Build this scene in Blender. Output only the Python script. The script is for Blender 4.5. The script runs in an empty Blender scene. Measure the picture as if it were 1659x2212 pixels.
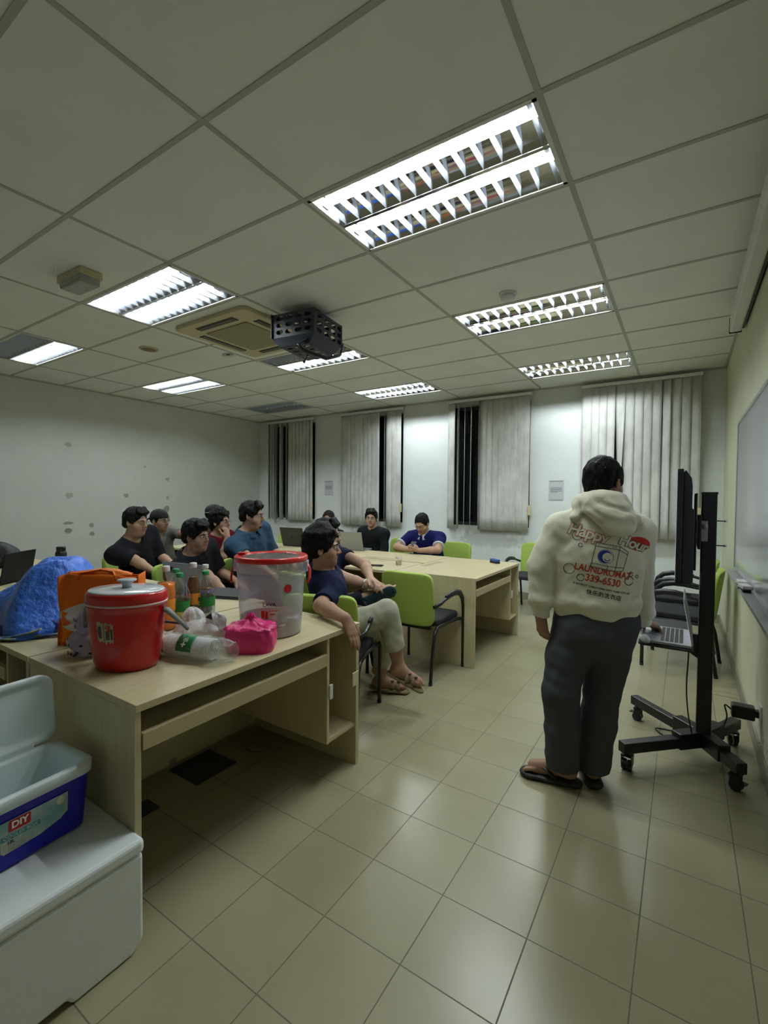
import bpy, math, random
import numpy as np
from mathutils import Vector, Matrix, Euler
from mathutils.bvhtree import BVHTree
random.seed(7)
PI = math.pi
SC = bpy.context.scene
COL = SC.collection

# ---------------------------------------------------------------- camera
CAM_YAW, CAM_PITCH, CAM_ROLL, FPX = 0.5747, -0.0279, 0.0088, 1001.8
cam_data = bpy.data.cameras.new('camera')
cam = bpy.data.objects.new('camera', cam_data)
COL.objects.link(cam)
cam_data.sensor_fit = 'VERTICAL'
cam_data.sensor_height = 36.0
cam_data.lens = 36.0 * FPX / 2212.0
cam_data.clip_start = 0.02
cam_data.clip_end = 60
cy_, sy_, cp_, sp_ = math.cos(CAM_YAW), math.sin(CAM_YAW), math.cos(CAM_PITCH), math.sin(CAM_PITCH)
fwd = Vector((-sy_ * cp_, cy_ * cp_, sp_))
rgt = Vector((cy_, sy_, 0))
upv = rgt.cross(fwd)
cr_, sr_ = math.cos(CAM_ROLL), math.sin(CAM_ROLL)
r2 = rgt * cr_ + upv * sr_
u2 = -rgt * sr_ + upv * cr_
cam.matrix_world = Matrix(((r2.x, u2.x, -fwd.x, 0), (r2.y, u2.y, -fwd.y, 0), (r2.z, u2.z, -fwd.z, 1.41), (0, 0, 0, 1)))
SC.camera = cam

# ---------------------------------------------------------------- world, exposure
SC.view_settings.view_transform = 'Standard'
SC.view_settings.look = 'None'
SC.view_settings.gamma = 1.0
SC.view_settings.use_curve_mapping = False
SC.view_settings.exposure = 0.2
SC.cycles.max_bounces = 8
SC.cycles.diffuse_bounces = 5
SC.cycles.glossy_bounces = 4
SC.cycles.transmission_bounces = 8
SC.cycles.transparent_max_bounces = 12
SC.cycles.caustics_reflective = False
SC.cycles.caustics_refractive = False
SC.cycles.sample_clamp_indirect = 3.0
SC.cycles.use_denoising = True
world = bpy.data.worlds.new('night')
SC.world = world
world.use_nodes = True
world.node_tree.nodes['Background'].inputs[0].default_value = (0.004, 0.006, 0.012, 1)
world.node_tree.nodes['Background'].inputs[1].default_value = 1.0
TUBE_POWER = 152.0          # emission strength of a lit fluorescent tube
TUBE_COLOR = (0.90, 0.985, 0.99)

# ---------------------------------------------------------------- materials
MATS = {}
def mat(name, col, rough=0.6, metal=0.0, spec=0.5, bump=0.0, bscale=40.0, var=0.0, vscale=6.0, trans=0.0, ior=1.45,
        alpha=1.0, emit=None, estr=0.0, sheen=0.0, coat=0.0, col2=None, sss=0.0, stretch=(1, 1, 1), detail=4.0):
    if name in MATS:
        return MATS[name]
    m = bpy.data.materials.new(name)
    m.use_nodes = True
    nt = m.node_tree
    b = nt.nodes['Principled BSDF']
    b.inputs['Base Color'].default_value = (*col, 1)
    b.inputs['Roughness'].default_value = rough
    b.inputs['Metallic'].default_value = metal
    b.inputs['Specular IOR Level'].default_value = spec
    b.inputs['Transmission Weight'].default_value = trans
    b.inputs['IOR'].default_value = ior
    b.inputs['Alpha'].default_value = alpha
    b.inputs['Sheen Weight'].default_value = sheen
    b.inputs['Coat Weight'].default_value = coat
    if sss > 0:
        b.inputs['Subsurface Weight'].default_value = sss
        b.inputs['Subsurface Radius'].default_value = (0.02, 0.01, 0.006)
        b.inputs['Subsurface Scale'].default_value = 0.3
    if emit:
        b.inputs['Emission Color'].default_value = (*emit, 1)
        b.inputs['Emission Strength'].default_value = estr
    tc = nt.nodes.new('ShaderNodeTexCoord')
    mp = nt.nodes.new('ShaderNodeMapping')
    mp.inputs['Scale'].default_value = stretch
    nt.links.new(tc.outputs['Object'], mp.inputs['Vector'])
    if var > 0 or col2:
        n = nt.nodes.new('ShaderNodeTexNoise')
        n.inputs['Scale'].default_value = vscale
        n.inputs['Detail'].default_value = detail
        nt.links.new(mp.outputs[0], n.inputs['Vector'])
        rp = nt.nodes.new('ShaderNodeValToRGB')
        c2 = col2 if col2 else tuple(c * (1 - var) for c in col)
        rp.color_ramp.elements[0].color = (*c2, 1)
        rp.color_ramp.elements[1].color = (*col, 1)
        rp.color_ramp.elements[0].position = 0.35
        rp.color_ramp.elements[1].position = 0.62
        nt.links.new(n.outputs['Fac'], rp.inputs[0])
        nt.links.new(rp.outputs[0], b.inputs['Base Color'])
    if bump > 0:
        n2 = nt.nodes.new('ShaderNodeTexNoise')
        n2.inputs['Scale'].default_value = bscale
        n2.inputs['Detail'].default_value = 5
        nt.links.new(mp.outputs[0], n2.inputs['Vector'])
        bp = nt.nodes.new('ShaderNodeBump')
        bp.inputs['Strength'].default_value = bump
        bp.inputs['Distance'].default_value = 0.02
        nt.links.new(n2.outputs['Fac'], bp.inputs['Height'])
        nt.links.new(bp.outputs[0], b.inputs['Normal'])
    MATS[name] = m
    return m

def film(name, tint, haze_col, haze, rough=.08, bump=0.0, bscale=40.0, ior=1.45):
    """thin clear plastic: tinted see-through sheet with a little haze and a fresnel sheen"""
    m = bpy.data.materials.new(name); m.use_nodes = True
    nt = m.node_tree; nt.nodes.remove(nt.nodes['Principled BSDF']); out = nt.nodes['Material Output']
    tr = nt.nodes.new('ShaderNodeBsdfTransparent'); tr.inputs[0].default_value = (*tint, 1)
    df = nt.nodes.new('ShaderNodeBsdfDiffuse'); df.inputs[0].default_value = (*haze_col, 1)
    gl = nt.nodes.new('ShaderNodeBsdfGlossy'); gl.inputs['Roughness'].default_value = rough; gl.inputs[0].default_value = (1, 1, 1, 1)
    fr = nt.nodes.new('ShaderNodeLayerWeight'); fr.inputs[0].default_value = .5
    fp = nt.nodes.new('ShaderNodeMath'); fp.operation = 'POWER'; fp.inputs[1].default_value = 4.0
    nt.links.new(fr.outputs['Facing'], fp.inputs[0])
    fm = nt.nodes.new('ShaderNodeMath'); fm.operation = 'MULTIPLY_ADD'; fm.inputs[1].default_value = .75 * (ior - 1) / .45; fm.inputs[2].default_value = .035
    nt.links.new(fp.outputs[0], fm.inputs[0])
    m1 = nt.nodes.new('ShaderNodeMixShader'); m1.inputs[0].default_value = haze
    m2 = nt.nodes.new('ShaderNodeMixShader')
    nt.links.new(tr.outputs[0], m1.inputs[1]); nt.links.new(df.outputs[0], m1.inputs[2])
    nt.links.new(fm.outputs[0], m2.inputs[0]); nt.links.new(m1.outputs[0], m2.inputs[1]); nt.links.new(gl.outputs[0], m2.inputs[2])
    nt.links.new(m2.outputs[0], out.inputs[0])
    if bump > 0:
        tc = nt.nodes.new('ShaderNodeTexCoord'); n = nt.nodes.new('ShaderNodeTexNoise'); n.inputs['Scale'].default_value = bscale; n.inputs['Detail'].default_value = 4
        bp = nt.nodes.new('ShaderNodeBump'); bp.inputs['Strength'].default_value = bump; bp.inputs['Distance'].default_value = .02
        nt.links.new(tc.outputs['Object'], n.inputs['Vector']); nt.links.new(n.outputs['Fac'], bp.inputs['Height'])
        for nd in (df, gl, fr): nt.links.new(bp.outputs[0], nd.inputs['Normal'])
    MATS[name] = m
    return m

# ---------------------------------------------------------------- mesh kit
class MB:
    def __init__(s):
        s.v, s.f, s.mi, s.sm = [], [], [], []
    def add(s, vs, fs, mi=0, smooth=False):
        o = len(s.v)
        s.v += [tuple(p) for p in vs]
        for f in fs:
            s.f.append(tuple(i + o for i in f)); s.mi.append(mi); s.sm.append(smooth)
        return s
    def box(s, x0, x1, y0, y1, z0, z1, mi=0, M=None):
        vs = [Vector((x, y, z)) for z in (z0, z1) for y in (y0, y1) for x in (x0, x1)]
        if M is not None: vs = [M @ p for p in vs]
        return s.add(vs, [(0, 2, 3, 1), (4, 5, 7, 6), (0, 1, 5, 4), (2, 6, 7, 3), (0, 4, 6, 2), (1, 3, 7, 5)], mi)
    def lathe(s, prof, n=32, c=(0, 0, 0), mi=0, sx=1.0, sy=1.0, M=None, closed=False):
        vs = []
        for r, z in prof:
            for k in range(n):
                a = 2 * PI * k / n
                p = Vector((c[0] + r * math.cos(a) * sx, c[1] + r * math.sin(a) * sy, c[2] + z))
                vs.append(M @ p if M is not None else p)
        fs = []
        for i in range(len(prof) - 1):
            for k in range(n):
                k2 = (k + 1) % n
                fs.append((i * n + k, i * n + k2, (i + 1) * n + k2, (i + 1) * n + k))
        s.add(vs, fs, mi, True)
        if not closed:
            o = len(s.v) - len(vs)
            if prof[0][0] > 1e-5: s.f.append(tuple(o + k for k in reversed(range(n)))); s.mi.append(mi); s.sm.append(False)
            if prof[-1][0] > 1e-5: s.f.append(tuple(o + (len(prof) - 1) * n + k for k in range(n))); s.mi.append(mi); s.sm.append(False)
        return s
    def tube(s, pts, r, n=10, mi=0, flat=None, cyc=False):
        """round (or elliptical: flat=(a,b)) tube along points; r number or list"""
        pts = [Vector(p) for p in pts]
        m = len(pts)
        rr = r if isinstance(r, (list, tuple)) else [r] * m
        prev = None; rings = []
        for i, p in enumerate(pts):
            a = pts[(i - 1) % m] if (cyc or i > 0) else p
            b = pts[(i + 1) % m] if (cyc or i < m - 1) else p
            t = (b - a).normalized() if (b - a).length > 1e-9 else Vector((0, 0, 1))
            if prev is None:
                ref = Vector((0, 0, 1)) if abs(t.z) < 0.9 else Vector((1, 0, 0))
                u = t.cross(ref).normalized()
            else:
                u = (prev - t * prev.dot(t)).normalized()
            prev = u; w = t.cross(u)
            fa, fb = flat if flat else (1, 1)
            rings.append([p + (u * math.cos(2 * PI * k / n) * fa + w * math.sin(2 * PI * k / n) * fb) * rr[i] for k in range(n)])
        vs = [q for ring in rings for q in ring]
        fs = []
        for i in range(m if cyc else m - 1):
            j = (i + 1) % m
            for k in range(n):
                k2 = (k + 1) % n
                fs.append((i * n + k, i * n + k2, j * n + k2, j * n + k))
        s.add(vs, fs, mi, True)
        if not cyc:
            o = len(s.v) - len(vs)
            s.f.append(tuple(o + k for k in reversed(range(n)))); s.mi.append(mi); s.sm.append(False)
            s.f.append(tuple(o + (m - 1) * n + k for k in range(n))); s.mi.append(mi); s.sm.append(False)
        return s
    def prism(s, poly, z0, z1, mi=0, M=None):
        n = len(poly)
        vs = [Vector((x, y, z0)) for x, y in poly] + [Vector((x, y, z1)) for x, y in poly]
        if M is not None: vs = [M @ p for p in vs]
        fs = [tuple(reversed(range(n))), tuple(range(n, 2 * n))] + [(k, (k + 1) % n, n + (k + 1) % n, n + k) for k in range(n)]
        return s.add(vs, fs, mi)
    def grid(s, fn, nu, nv, mi=0, smooth=True):
        vs = [fn(i / nu, j / nv) for j in range(nv + 1) for i in range(nu + 1)]
        fs = [(j * (nu + 1) + i, j * (nu + 1) + i + 1, (j + 1) * (nu + 1) + i + 1, (j + 1) * (nu + 1) + i) for j in range(nv) for i in range(nu)]
        return s.add(vs, fs, mi, smooth)
    def build(s, name, mats, parent=None, loc=None, rotz=None, bevel=0, solid=0, sub=0, segs=2, offset=-1):
        me = bpy.data.meshes.new(name)
        me.from_pydata(s.v, [], s.f)
        if not isinstance(mats, (list, tuple)): mats = [mats]
        for m in mats: me.materials.append(m)
        me.polygons.foreach_set('material_index', s.mi)
        me.polygons.foreach_set('use_smooth', s.sm)
        me.update()
        o = bpy.data.objects.new(name, me)
        COL.objects.link(o)
        if parent is not None: o.parent = parent
        if loc is not None: o.location = loc
        if rotz is not None: o.rotation_euler.z = rotz
        if solid:
            md = o.modifiers.new('solid', 'SOLIDIFY'); md.thickness = solid; md.offset = offset
        if bevel:
            md = o.modifiers.new('bevel', 'BEVEL'); md.width = bevel; md.segments = segs; md.limit_method = 'ANGLE'; md.angle_limit = math.radians(40)
        if sub:
            md = o.modifiers.new('sub', 'SUBSURF'); md.levels = sub; md.render_levels = sub
        return o

def tag(o, label=None, cat=None, group=None, kind=None):
    if label: o['label'] = label
    if cat: o['category'] = cat
    if group: o['group'] = group
    if kind: o['kind'] = kind
    return o
def thing(name, label, cat, loc=(0, 0, 0), rotz=0.0, group=None):
    o = bpy.data.objects.new(name, None)
    COL.objects.link(o)
    o.empty_display_size = 0.1
    o.location = loc; o.rotation_euler.z = rotz
    return tag(o, label, cat, group)
def copy_tree(o, parent=None, **kw):
    c = o.copy(); COL.objects.link(c)
    if parent is not None: c.parent = parent
    for ch in [x for x in KIDS(o)]:
        copy_tree(ch, c)
    return c
def KIDS(o):
    return [x for x in COL.objects if x.parent == o]
def place(proto, used, loc, rotz, label, group=None):
    o = copy_tree(proto) if used else proto
    o.location = loc; o.rotation_euler.z = rotz
    o['label'] = label
    if group: o['group'] = group
    return o
def arc(c, r, a0, a1, n, ax='xy'):
    out = []
    for i in range(n + 1):
        a = a0 + (a1 - a0) * i / n
        u, v = r * math.cos(a), r * math.sin(a)
        out.append((c[0] + u, c[1] + v, c[2]) if ax == 'xy' else (c[0] + u, c[1], c[2] + v) if ax == 'xz' else (c[0], c[1] + u, c[2] + v))
    return out
def rrect(x0, x1, y0, y1, r, n=5):
    pts = []
    for cx, cy, a in ((x1 - r, y1 - r, 0), (x0 + r, y1 - r, PI / 2), (x0 + r, y0 + r, PI), (x1 - r, y0 + r, 1.5 * PI)):
        for i in range(n + 1):
            t = a + PI / 2 * i / n
            pts.append((cx + r * math.cos(t), cy + r * math.sin(t)))
    return pts
def text_mesh(body, size, offset=0.0, extrude=0.0, bold=0.0, spacing=1.0, align='CENTER', shear=0.0):
    c = bpy.data.curves.new('txt', 'FONT')
    c.body = body; c.size = size; c.offset = offset; c.extrude = extrude
    c.align_x = align; c.align_y = 'CENTER'; c.space_character = spacing; c.shear = shear
    c.resolution_u = 4
    o = bpy.data.objects.new('txt', c)
    COL.objects.link(o)
    bpy.context.view_layer.update()
    dg = bpy.context.evaluated_depsgraph_get()
    me = bpy.data.meshes.new_from_object(o.evaluated_get(dg))
    vs = [v.co.copy() for v in me.vertices]
    fs = [tuple(p.vertices) for p in me.polygons]
    bpy.data.objects.remove(o); bpy.data.curves.remove(c); bpy.data.meshes.remove(me)
    return vs, fs

# ---------------------------------------------------------------- palette
M_WOOD = mat('pale_beech_laminate', (0.58, 0.50, 0.31), 0.38, var=0.10, vscale=5, stretch=(1, 9, 1))
M_EDGE = mat('beech_edge_band', (0.50, 0.42, 0.25), 0.5)
M_WHITEWALL = mat('painted_white_plaster', (0.70, 0.74, 0.70), 0.75, bump=0.08, bscale=60)
M_RWALL = mat('painted_cream_plaster', (0.60, 0.60, 0.43), 0.75, bump=0.08, bscale=60)
M_TBAR = mat('ceiling_grid_bar', (0.44, 0.45, 0.39), 0.6)
M_BLACK = mat('black_powder_coat', (0.012, 0.012, 0.014), 0.35)
M_BLACKPL = mat('black_plastic', (0.015, 0.015, 0.017), 0.4)
M_BLACKFAB = mat('black_seat_fabric', (0.012, 0.012, 0.015), 0.9, bump=0.2, bscale=300)
M_GREEN = mat('lime_green_upholstery', (0.34, 0.47, 0.085), 0.7, bump=0.05, bscale=200)
M_ALU = mat('mirror_aluminium', (0.66, 0.67, 0.69), 0.10, metal=1.0)
M_LOUV = mat('satin_louvre_blade', (0.42, 0.45, 0.50), 0.35, metal=0.5)
M_LAMPWHITE = mat('white_enamel', (0.72, 0.74, 0.72), 0.4)
M_CREAMPL = mat('yellowed_cream_plastic', (0.56, 0.50, 0.31), 0.45)
M_GRILLE = mat('khaki_grille', (0.30, 0.27, 0.16), 0.6)
M_WHITEPL = mat('white_plastic', (0.72, 0.74, 0.72), 0.35)
M_CHROME = mat('chrome', (0.7, 0.7, 0.72), 0.15, metal=1.0)
M_GREY = mat('grey_plastic', (0.20, 0.21, 0.23), 0.4)
M_SILVER = mat('silver_laptop_shell', (0.34, 0.35, 0.35), 0.35, metal=0.5)
M_DKLAP = mat('dark_laptop_shell', (0.035, 0.036, 0.038), 0.4)
M_SCREENOFF = mat('dark_glass_screen', (0.01, 0.01, 0.013), 0.08, spec=0.6)

# ================================================================ the room
XL, XR, YB, YF, ZC = -7.33, 0.375, 6.62, -2.6, 2.962
GX0, GY0 = -1.7015, 1.2299      # origin of the ceiling grid
FIX = {(0, 1): 'both', (-2, 1): 'both', (-4, 1): 'far', (-4, 4): 'both', (-2, 4): 'far', (0, 4): 'both',
       (0, 7): 'both', (-2, 7): 'both', (-4, 7): 'off'}
# floor: glazed tiles
def floor_material():
    m = bpy.data.materials.new('glazed_beige_floor_tile'); m.use_nodes = True
    nt = m.node_tree; b = nt.nodes['Principled BSDF']
    tc = nt.nodes.new('ShaderNodeTexCoord'); mp = nt.nodes.new('ShaderNodeMapping')
    TS = 0.2978
    mp.inputs['Location'].default_value = (0.692 / TS, -1.482 / TS * 1.0, 0)
    mp.inputs['Scale'].default_value = (1 / TS, 1 / (TS * 0.9961), 1)
    nt.links.new(tc.outputs['Object'], mp.inputs['Vector'])
    br = nt.nodes.new('ShaderNodeTexBrick')
    br.offset = 0.0; br.squash = 1.0
    br.inputs['Scale'].default_value = 1.0
    br.inputs['Mortar Size'].default_value = 0.008
    br.inputs['Mortar Smooth'].default_value = 0.3
    br.inputs['Brick Width'].default_value = 1.0
    br.inputs['Row Height'].default_value = 1.0
    br.inputs['Color1'].default_value = (0.345, 0.315, 0.20, 1)
    br.inputs['Color2'].default_value = (0.37, 0.34, 0.22, 1)
    br.inputs['Mortar'].default_value = (0.13, 0.125, 0.085, 1)
    nt.links.new(mp.outputs[0], br.inputs['Vector'])
    n = nt.nodes.new('ShaderNodeTexNoise'); n.inputs['Scale'].default_value = 1.6; n.inputs['Detail'].default_value = 5
    nt.links.new(tc.outputs['Object'], n.inputs['Vector'])
    mx = nt.nodes.new('ShaderNodeMix'); mx.data_type = 'RGBA'; mx.blend_type = 'MULTIPLY'
    rp = nt.nodes.new('ShaderNodeValToRGB')
    rp.color_ramp.elements[0].color = (0.82, 0.80, 0.76, 1); rp.color_ramp.elements[0].position = 0.3
    rp.color_ramp.elements[1].color = (1, 1, 1, 1); rp.color_ramp.elements[1].position = 0.7
    nt.links.new(n.outputs['Fac'], rp.inputs[0])
    mx.inputs[0].default_value = 1.0
    nt.links.new(br.outputs['Color'], mx.inputs[6]); nt.links.new(rp.outputs[0], mx.inputs[7])
    nt.links.new(mx.outputs[2], b.inputs['Base Color'])
    ma = nt.nodes.new('ShaderNodeMath'); ma.operation = 'MULTIPLY_ADD'
    nt.links.new(br.outputs['Fac'], ma.inputs[0]); ma.inputs[1].default_value = 0.4; ma.inputs[2].default_value = 0.27
    nt.links.new(ma.outputs[0], b.inputs['Roughness'])
    b.inputs['Specular IOR Level'].default_value = 0.5
    bp = nt.nodes.new('ShaderNodeBump'); bp.invert = True; bp.inputs['Strength'].default_value = 0.3; bp.inputs['Distance'].default_value = 0.002
    nt.links.new(br.outputs['Fac'], bp.inputs['Height']); nt.links.new(bp.outputs[0], b.inputs['Normal'])
    return m
tag(MB().box(XL - .1, XR + .1, YF - .1, YB + .3, -0.1, 0).build('floor', floor_material()), kind='structure')

# ceiling panels: one face per grid cell, openings where the luminaires sit
M_CEIL = mat('mineral_fibre_ceiling_tile', (0.84, 0.87, 0.82), 0.9, bump=0.05, bscale=250, var=0.05, vscale=2)
cb = MB()
xs = sorted(set([XL - .1, XR + .1] + [GX0 + 1.2 * i for i in range(-4, 2)]))
ys = sorted(set([YF - .1, YB + .1] + [GY0 + .6 * j for j in range(-6, 9)]))
for a in range(len(xs) - 1):
    for c in range(len(ys) - 1):
        i = round((xs[a] - GX0) / 1.2); j = round((ys[c] - GY0) / .6)
        if (i, j) in FIX and abs(xs[a] - GX0 - 1.2 * i) < 1e-6 and abs(ys[c] - GY0 - .6 * j) < 1e-6: continue
        cb.add([(xs[a], ys[c], ZC), (xs[a], ys[c + 1], ZC), (xs[a + 1], ys[c + 1], ZC), (xs[a + 1], ys[c], ZC)], [(0, 1, 2, 3)])
tag(cb.build('ceiling', M_CEIL), kind='structure')
tag(MB().box(XL - .1, XR + .1, YF - .1, YB + .1, ZC + .3, ZC + .4).build('ceiling', mat('concrete_slab', (0.3, 0.3, 0.3), 0.9)), kind='structure')
g = MB()
for i in range(-4, 2):
    x = GX0 + 1.2 * i; g.box(x - .012, x + .012, YF, YB, ZC - .004, ZC + .002)
for j in range(-6, 9):
    y = GY0 + .6 * j; g.box(XL, XR, y - .012, y + .012, ZC - .0035, ZC + .0025)
tag(g.build('trim_1', M_TBAR), kind='structure')
g = MB()
g.box(XL, XL + .022, YF, YB, ZC - .02, ZC); g.box(XR - .022, XR, YF, YB, ZC - .02, ZC); g.box(XL, XR, YB - .022, YB, ZC - .02, ZC)
tag(g.build('trim_2', M_TBAR), kind='structure')

WIN = [(-7.00, -5.84), (-5.12, -3.92), (-3.05, -1.84), (-1.10, 0.11)]
WZ0, WZ1 = 1.02, 2.84
wb = MB()
prev = XL - .1
for x0, x1 in WIN + [(XR + .1, None)]:
    wb.box(prev, x0, YB, YB + .2, 0, ZC + .3)
    if x1 is not None:
        wb.box(x0, x1, YB, YB + .2, 0, WZ0); wb.box(x0, x1, YB, YB + .2, WZ1, ZC + .3)
        prev = x1
def wall_paint(name, base, scuffs, seed=0.0):
    """plaster with flaked and stained patches: patches = (x,y,z,rx,rz,strength)"""
    m = bpy.data.materials.new(name); m.use_nodes = True
    nt = m.node_tree; b = nt.nodes['Principled BSDF']; b.inputs['Roughness'].default_value = 0.75
    tc = nt.nodes.new('ShaderNodeTexCoord')
    n = nt.nodes.new('ShaderNodeTexNoise'); n.inputs['Scale'].default_value = 3.0; n.inputs['Detail'].default_value = 8; n.inputs['Roughness'].default_value = 0.7
    nt.links.new(tc.outputs['Object'], n.inputs['Vector'])
    fac = None
    for (cx, cy, cz, rx, ry, rz, st, dens) in scuffs:
        mp = nt.nodes.new('ShaderNodeMapping'); mp.vector_type = 'TEXTURE'
        mp.inputs['Location'].default_value = (cx, cy, cz); mp.inputs['Scale'].default_value = (rx, ry, rz)
        nt.links.new(tc.outputs['Object'], mp.inputs['Vector'])
        gr = nt.nodes.new('ShaderNodeTexGradient'); gr.gradient_type = 'SPHERICAL'
        nt.links.new(mp.outputs[0], gr.inputs['Vector'])
        n2 = nt.nodes.new('ShaderNodeTexNoise'); n2.inputs['Scale'].default_value = dens; n2.inputs['Detail'].default_value = 4
        nt.links.new(tc.outputs['Object'], n2.inputs['Vector'])
        ad = nt.nodes.new('ShaderNodeMath'); ad.operation = 'MULTIPLY'
        nt.links.new(gr.outputs['Fac'], ad.inputs[0]); nt.links.new(n2.outputs['Fac'], ad.inputs[1])
        mr = nt.nodes.new('ShaderNodeMapRange'); mr.inputs['From Min'].default_value = 0.14; mr.inputs['From Max'].default_value = 0.24
        mr.inputs['To Max'].default_value = st
        nt.links.new(ad.outputs[0], mr.inputs['Value'])
        if fac is None: fac = mr.outputs[0]
        else:
            mm = nt.nodes.new('ShaderNodeMath'); mm.operation = 'MAXIMUM'
            nt.links.new(fac, mm.inputs[0]); nt.links.new(mr.outputs[0], mm.inputs[1]); fac = mm.outputs[0]
    rp = nt.nodes.new('ShaderNodeValToRGB')
    rp.color_ramp.elements[0].color = (*[c * .93 for c in base], 1); rp.color_ramp.elements[0].position = 0.3
    rp.color_ramp.elements[1].color = (*base, 1); rp.color_ramp.elements[1].position = 0.65
    nt.links.new(n.outputs['Fac'], rp.inputs[0])
    mx = nt.nodes.new('ShaderNodeMix'); mx.data_type = 'RGBA'
    nt.links.new(rp.outputs[0], mx.inputs[6]); mx.inputs[7].default_value = (0.22, 0.23, 0.20, 1)
    if fac is not None: nt.links.new(fac, mx.inputs[0])
    else: mx.inputs[0].default_value = 0
    nt.links.new(mx.outputs[2], b.inputs['Base Color'])
    return m
WB = (0.70, 0.74, 0.73)
M_BACK = wall_paint('white_paint_dusty_under_sills', WB, [
    (-6.4, YB, .93, .75, .3, .13, .35, 14), (-4.5, YB, .88, .75, .3, .14, .35, 14), (-2.4, YB, .82, .8, .3, .2, .35, 14),
    (-1.3, YB, .55, .5, .3, .3, .25, 9), (-2.4, YB, .5, .9, .3, .35, .2, 9), (-0.4, YB, .82, .8, .3, .16, .35, 14)])
M_LEFT = wall_paint('white_paint_with_flaked_patches', (0.68, 0.71, 0.68), [
    (XL, 3.08, 1.03, .2, .11, .03, .8, 18), (XL, 3.39, .99, .2, .05, .06, .7, 18), (XL, 3.39, .86, .2, .06, .05, .8, 18), (XL, 3.08, .92, .2, .08, .06, .9, 18),
    (XL, 3.9, 1.43, .2, .06, .05, .7, 20), (XL, 3.09, 2.14, .2, .07, .05, .5, 30), (XL, 4.59, 1.71, .2, .06, .05, .6, 30), (XL, 4.59, 1.4, .2, .04, .05, .6, 30),
    (XL, 4.57, 1.21, .2, .08, .09, .8, 30), (XL, 4.6, 1.05, .2, .05, .09, .7, 30), (XL, 3.1, 1.42, .2, .08, .07, .5, 34), (XL, 4.2, 1.9, .2, .03, .03, .5, 30)])
tag(wb.build('wall_back', M_BACK), kind='structure')
tag(MB().box(XL - .1, XL, YF, YB + .2, 0, ZC + .3).build('wall_left', M_LEFT), kind='structure')
tag(MB().box(XR, XR + .1, YF, YB + .2, 0, ZC + .3).build('wall_right', wall_paint('cream_paint_right', (0.66, 0.66, 0.49), [
    (XR, 4.3, 2.5, .2, .03, .03, .5, 30), (XR, 3.4, .35, .2, .10, .15, .3, 30)])), kind='structure')
tag(MB().box(XL - .1, XR + .1, YF - .1, YF, 0, ZC + .3).build('wall_front', M_WHITEWALL), kind='structure')
M_BASE = mat('grey_beige_skirting_tile', (0.30, 0.29, 0.22), 0.45, var=.1)
tag(MB().box(XL, XR, YB - .010, YB, 0, .10).build('baseboard_back', M_BASE, bevel=.002), kind='structure')
tag(MB().box(XL, XL + .010, YF, YB - .01, 0, .10).build('baseboard_left', M_BASE, bevel=.002), kind='structure')
tag(MB().box(XR - .010, XR, YF, YB - .01, 0, .10).build('baseboard_right', M_BASE, bevel=.002), kind='structure')
# sloping corner panel of the back wall beside the whiteboard wall
M_NIGHT = mat('night_window_glass', (0.004, 0.005, 0.007), 0.06, spec=0.5)
M_WFRAME = mat('dark_window_frame', (0.05, 0.05, 0.05), 0.4, metal=0.5)
for k, (x0, x1) in enumerate(WIN):
    w = MB()
    for a, b2, c, d in ((x0, x0 + .05, WZ0, WZ1), (x1 - .05, x1, WZ0, WZ1), (x0 + .05, x1 - .05, WZ0, WZ0 + .05), (x0 + .05, x1 - .05, WZ1 - .05, WZ1), ((x0 + x1) / 2 - .02, (x0 + x1) / 2 + .02, WZ0 + .05, WZ1 - .05)):
        w.box(a, b2, YB + .12, YB + .16, c, d)
    wo = tag(w.build('window_%d' % (k + 1), M_WFRAME), kind='structure')
    MB().box(x0 + .05, x1 - .05, YB + .135, YB + .143, WZ0 + .05, WZ1 - .05).build('pane', M_NIGHT, wo)

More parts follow.
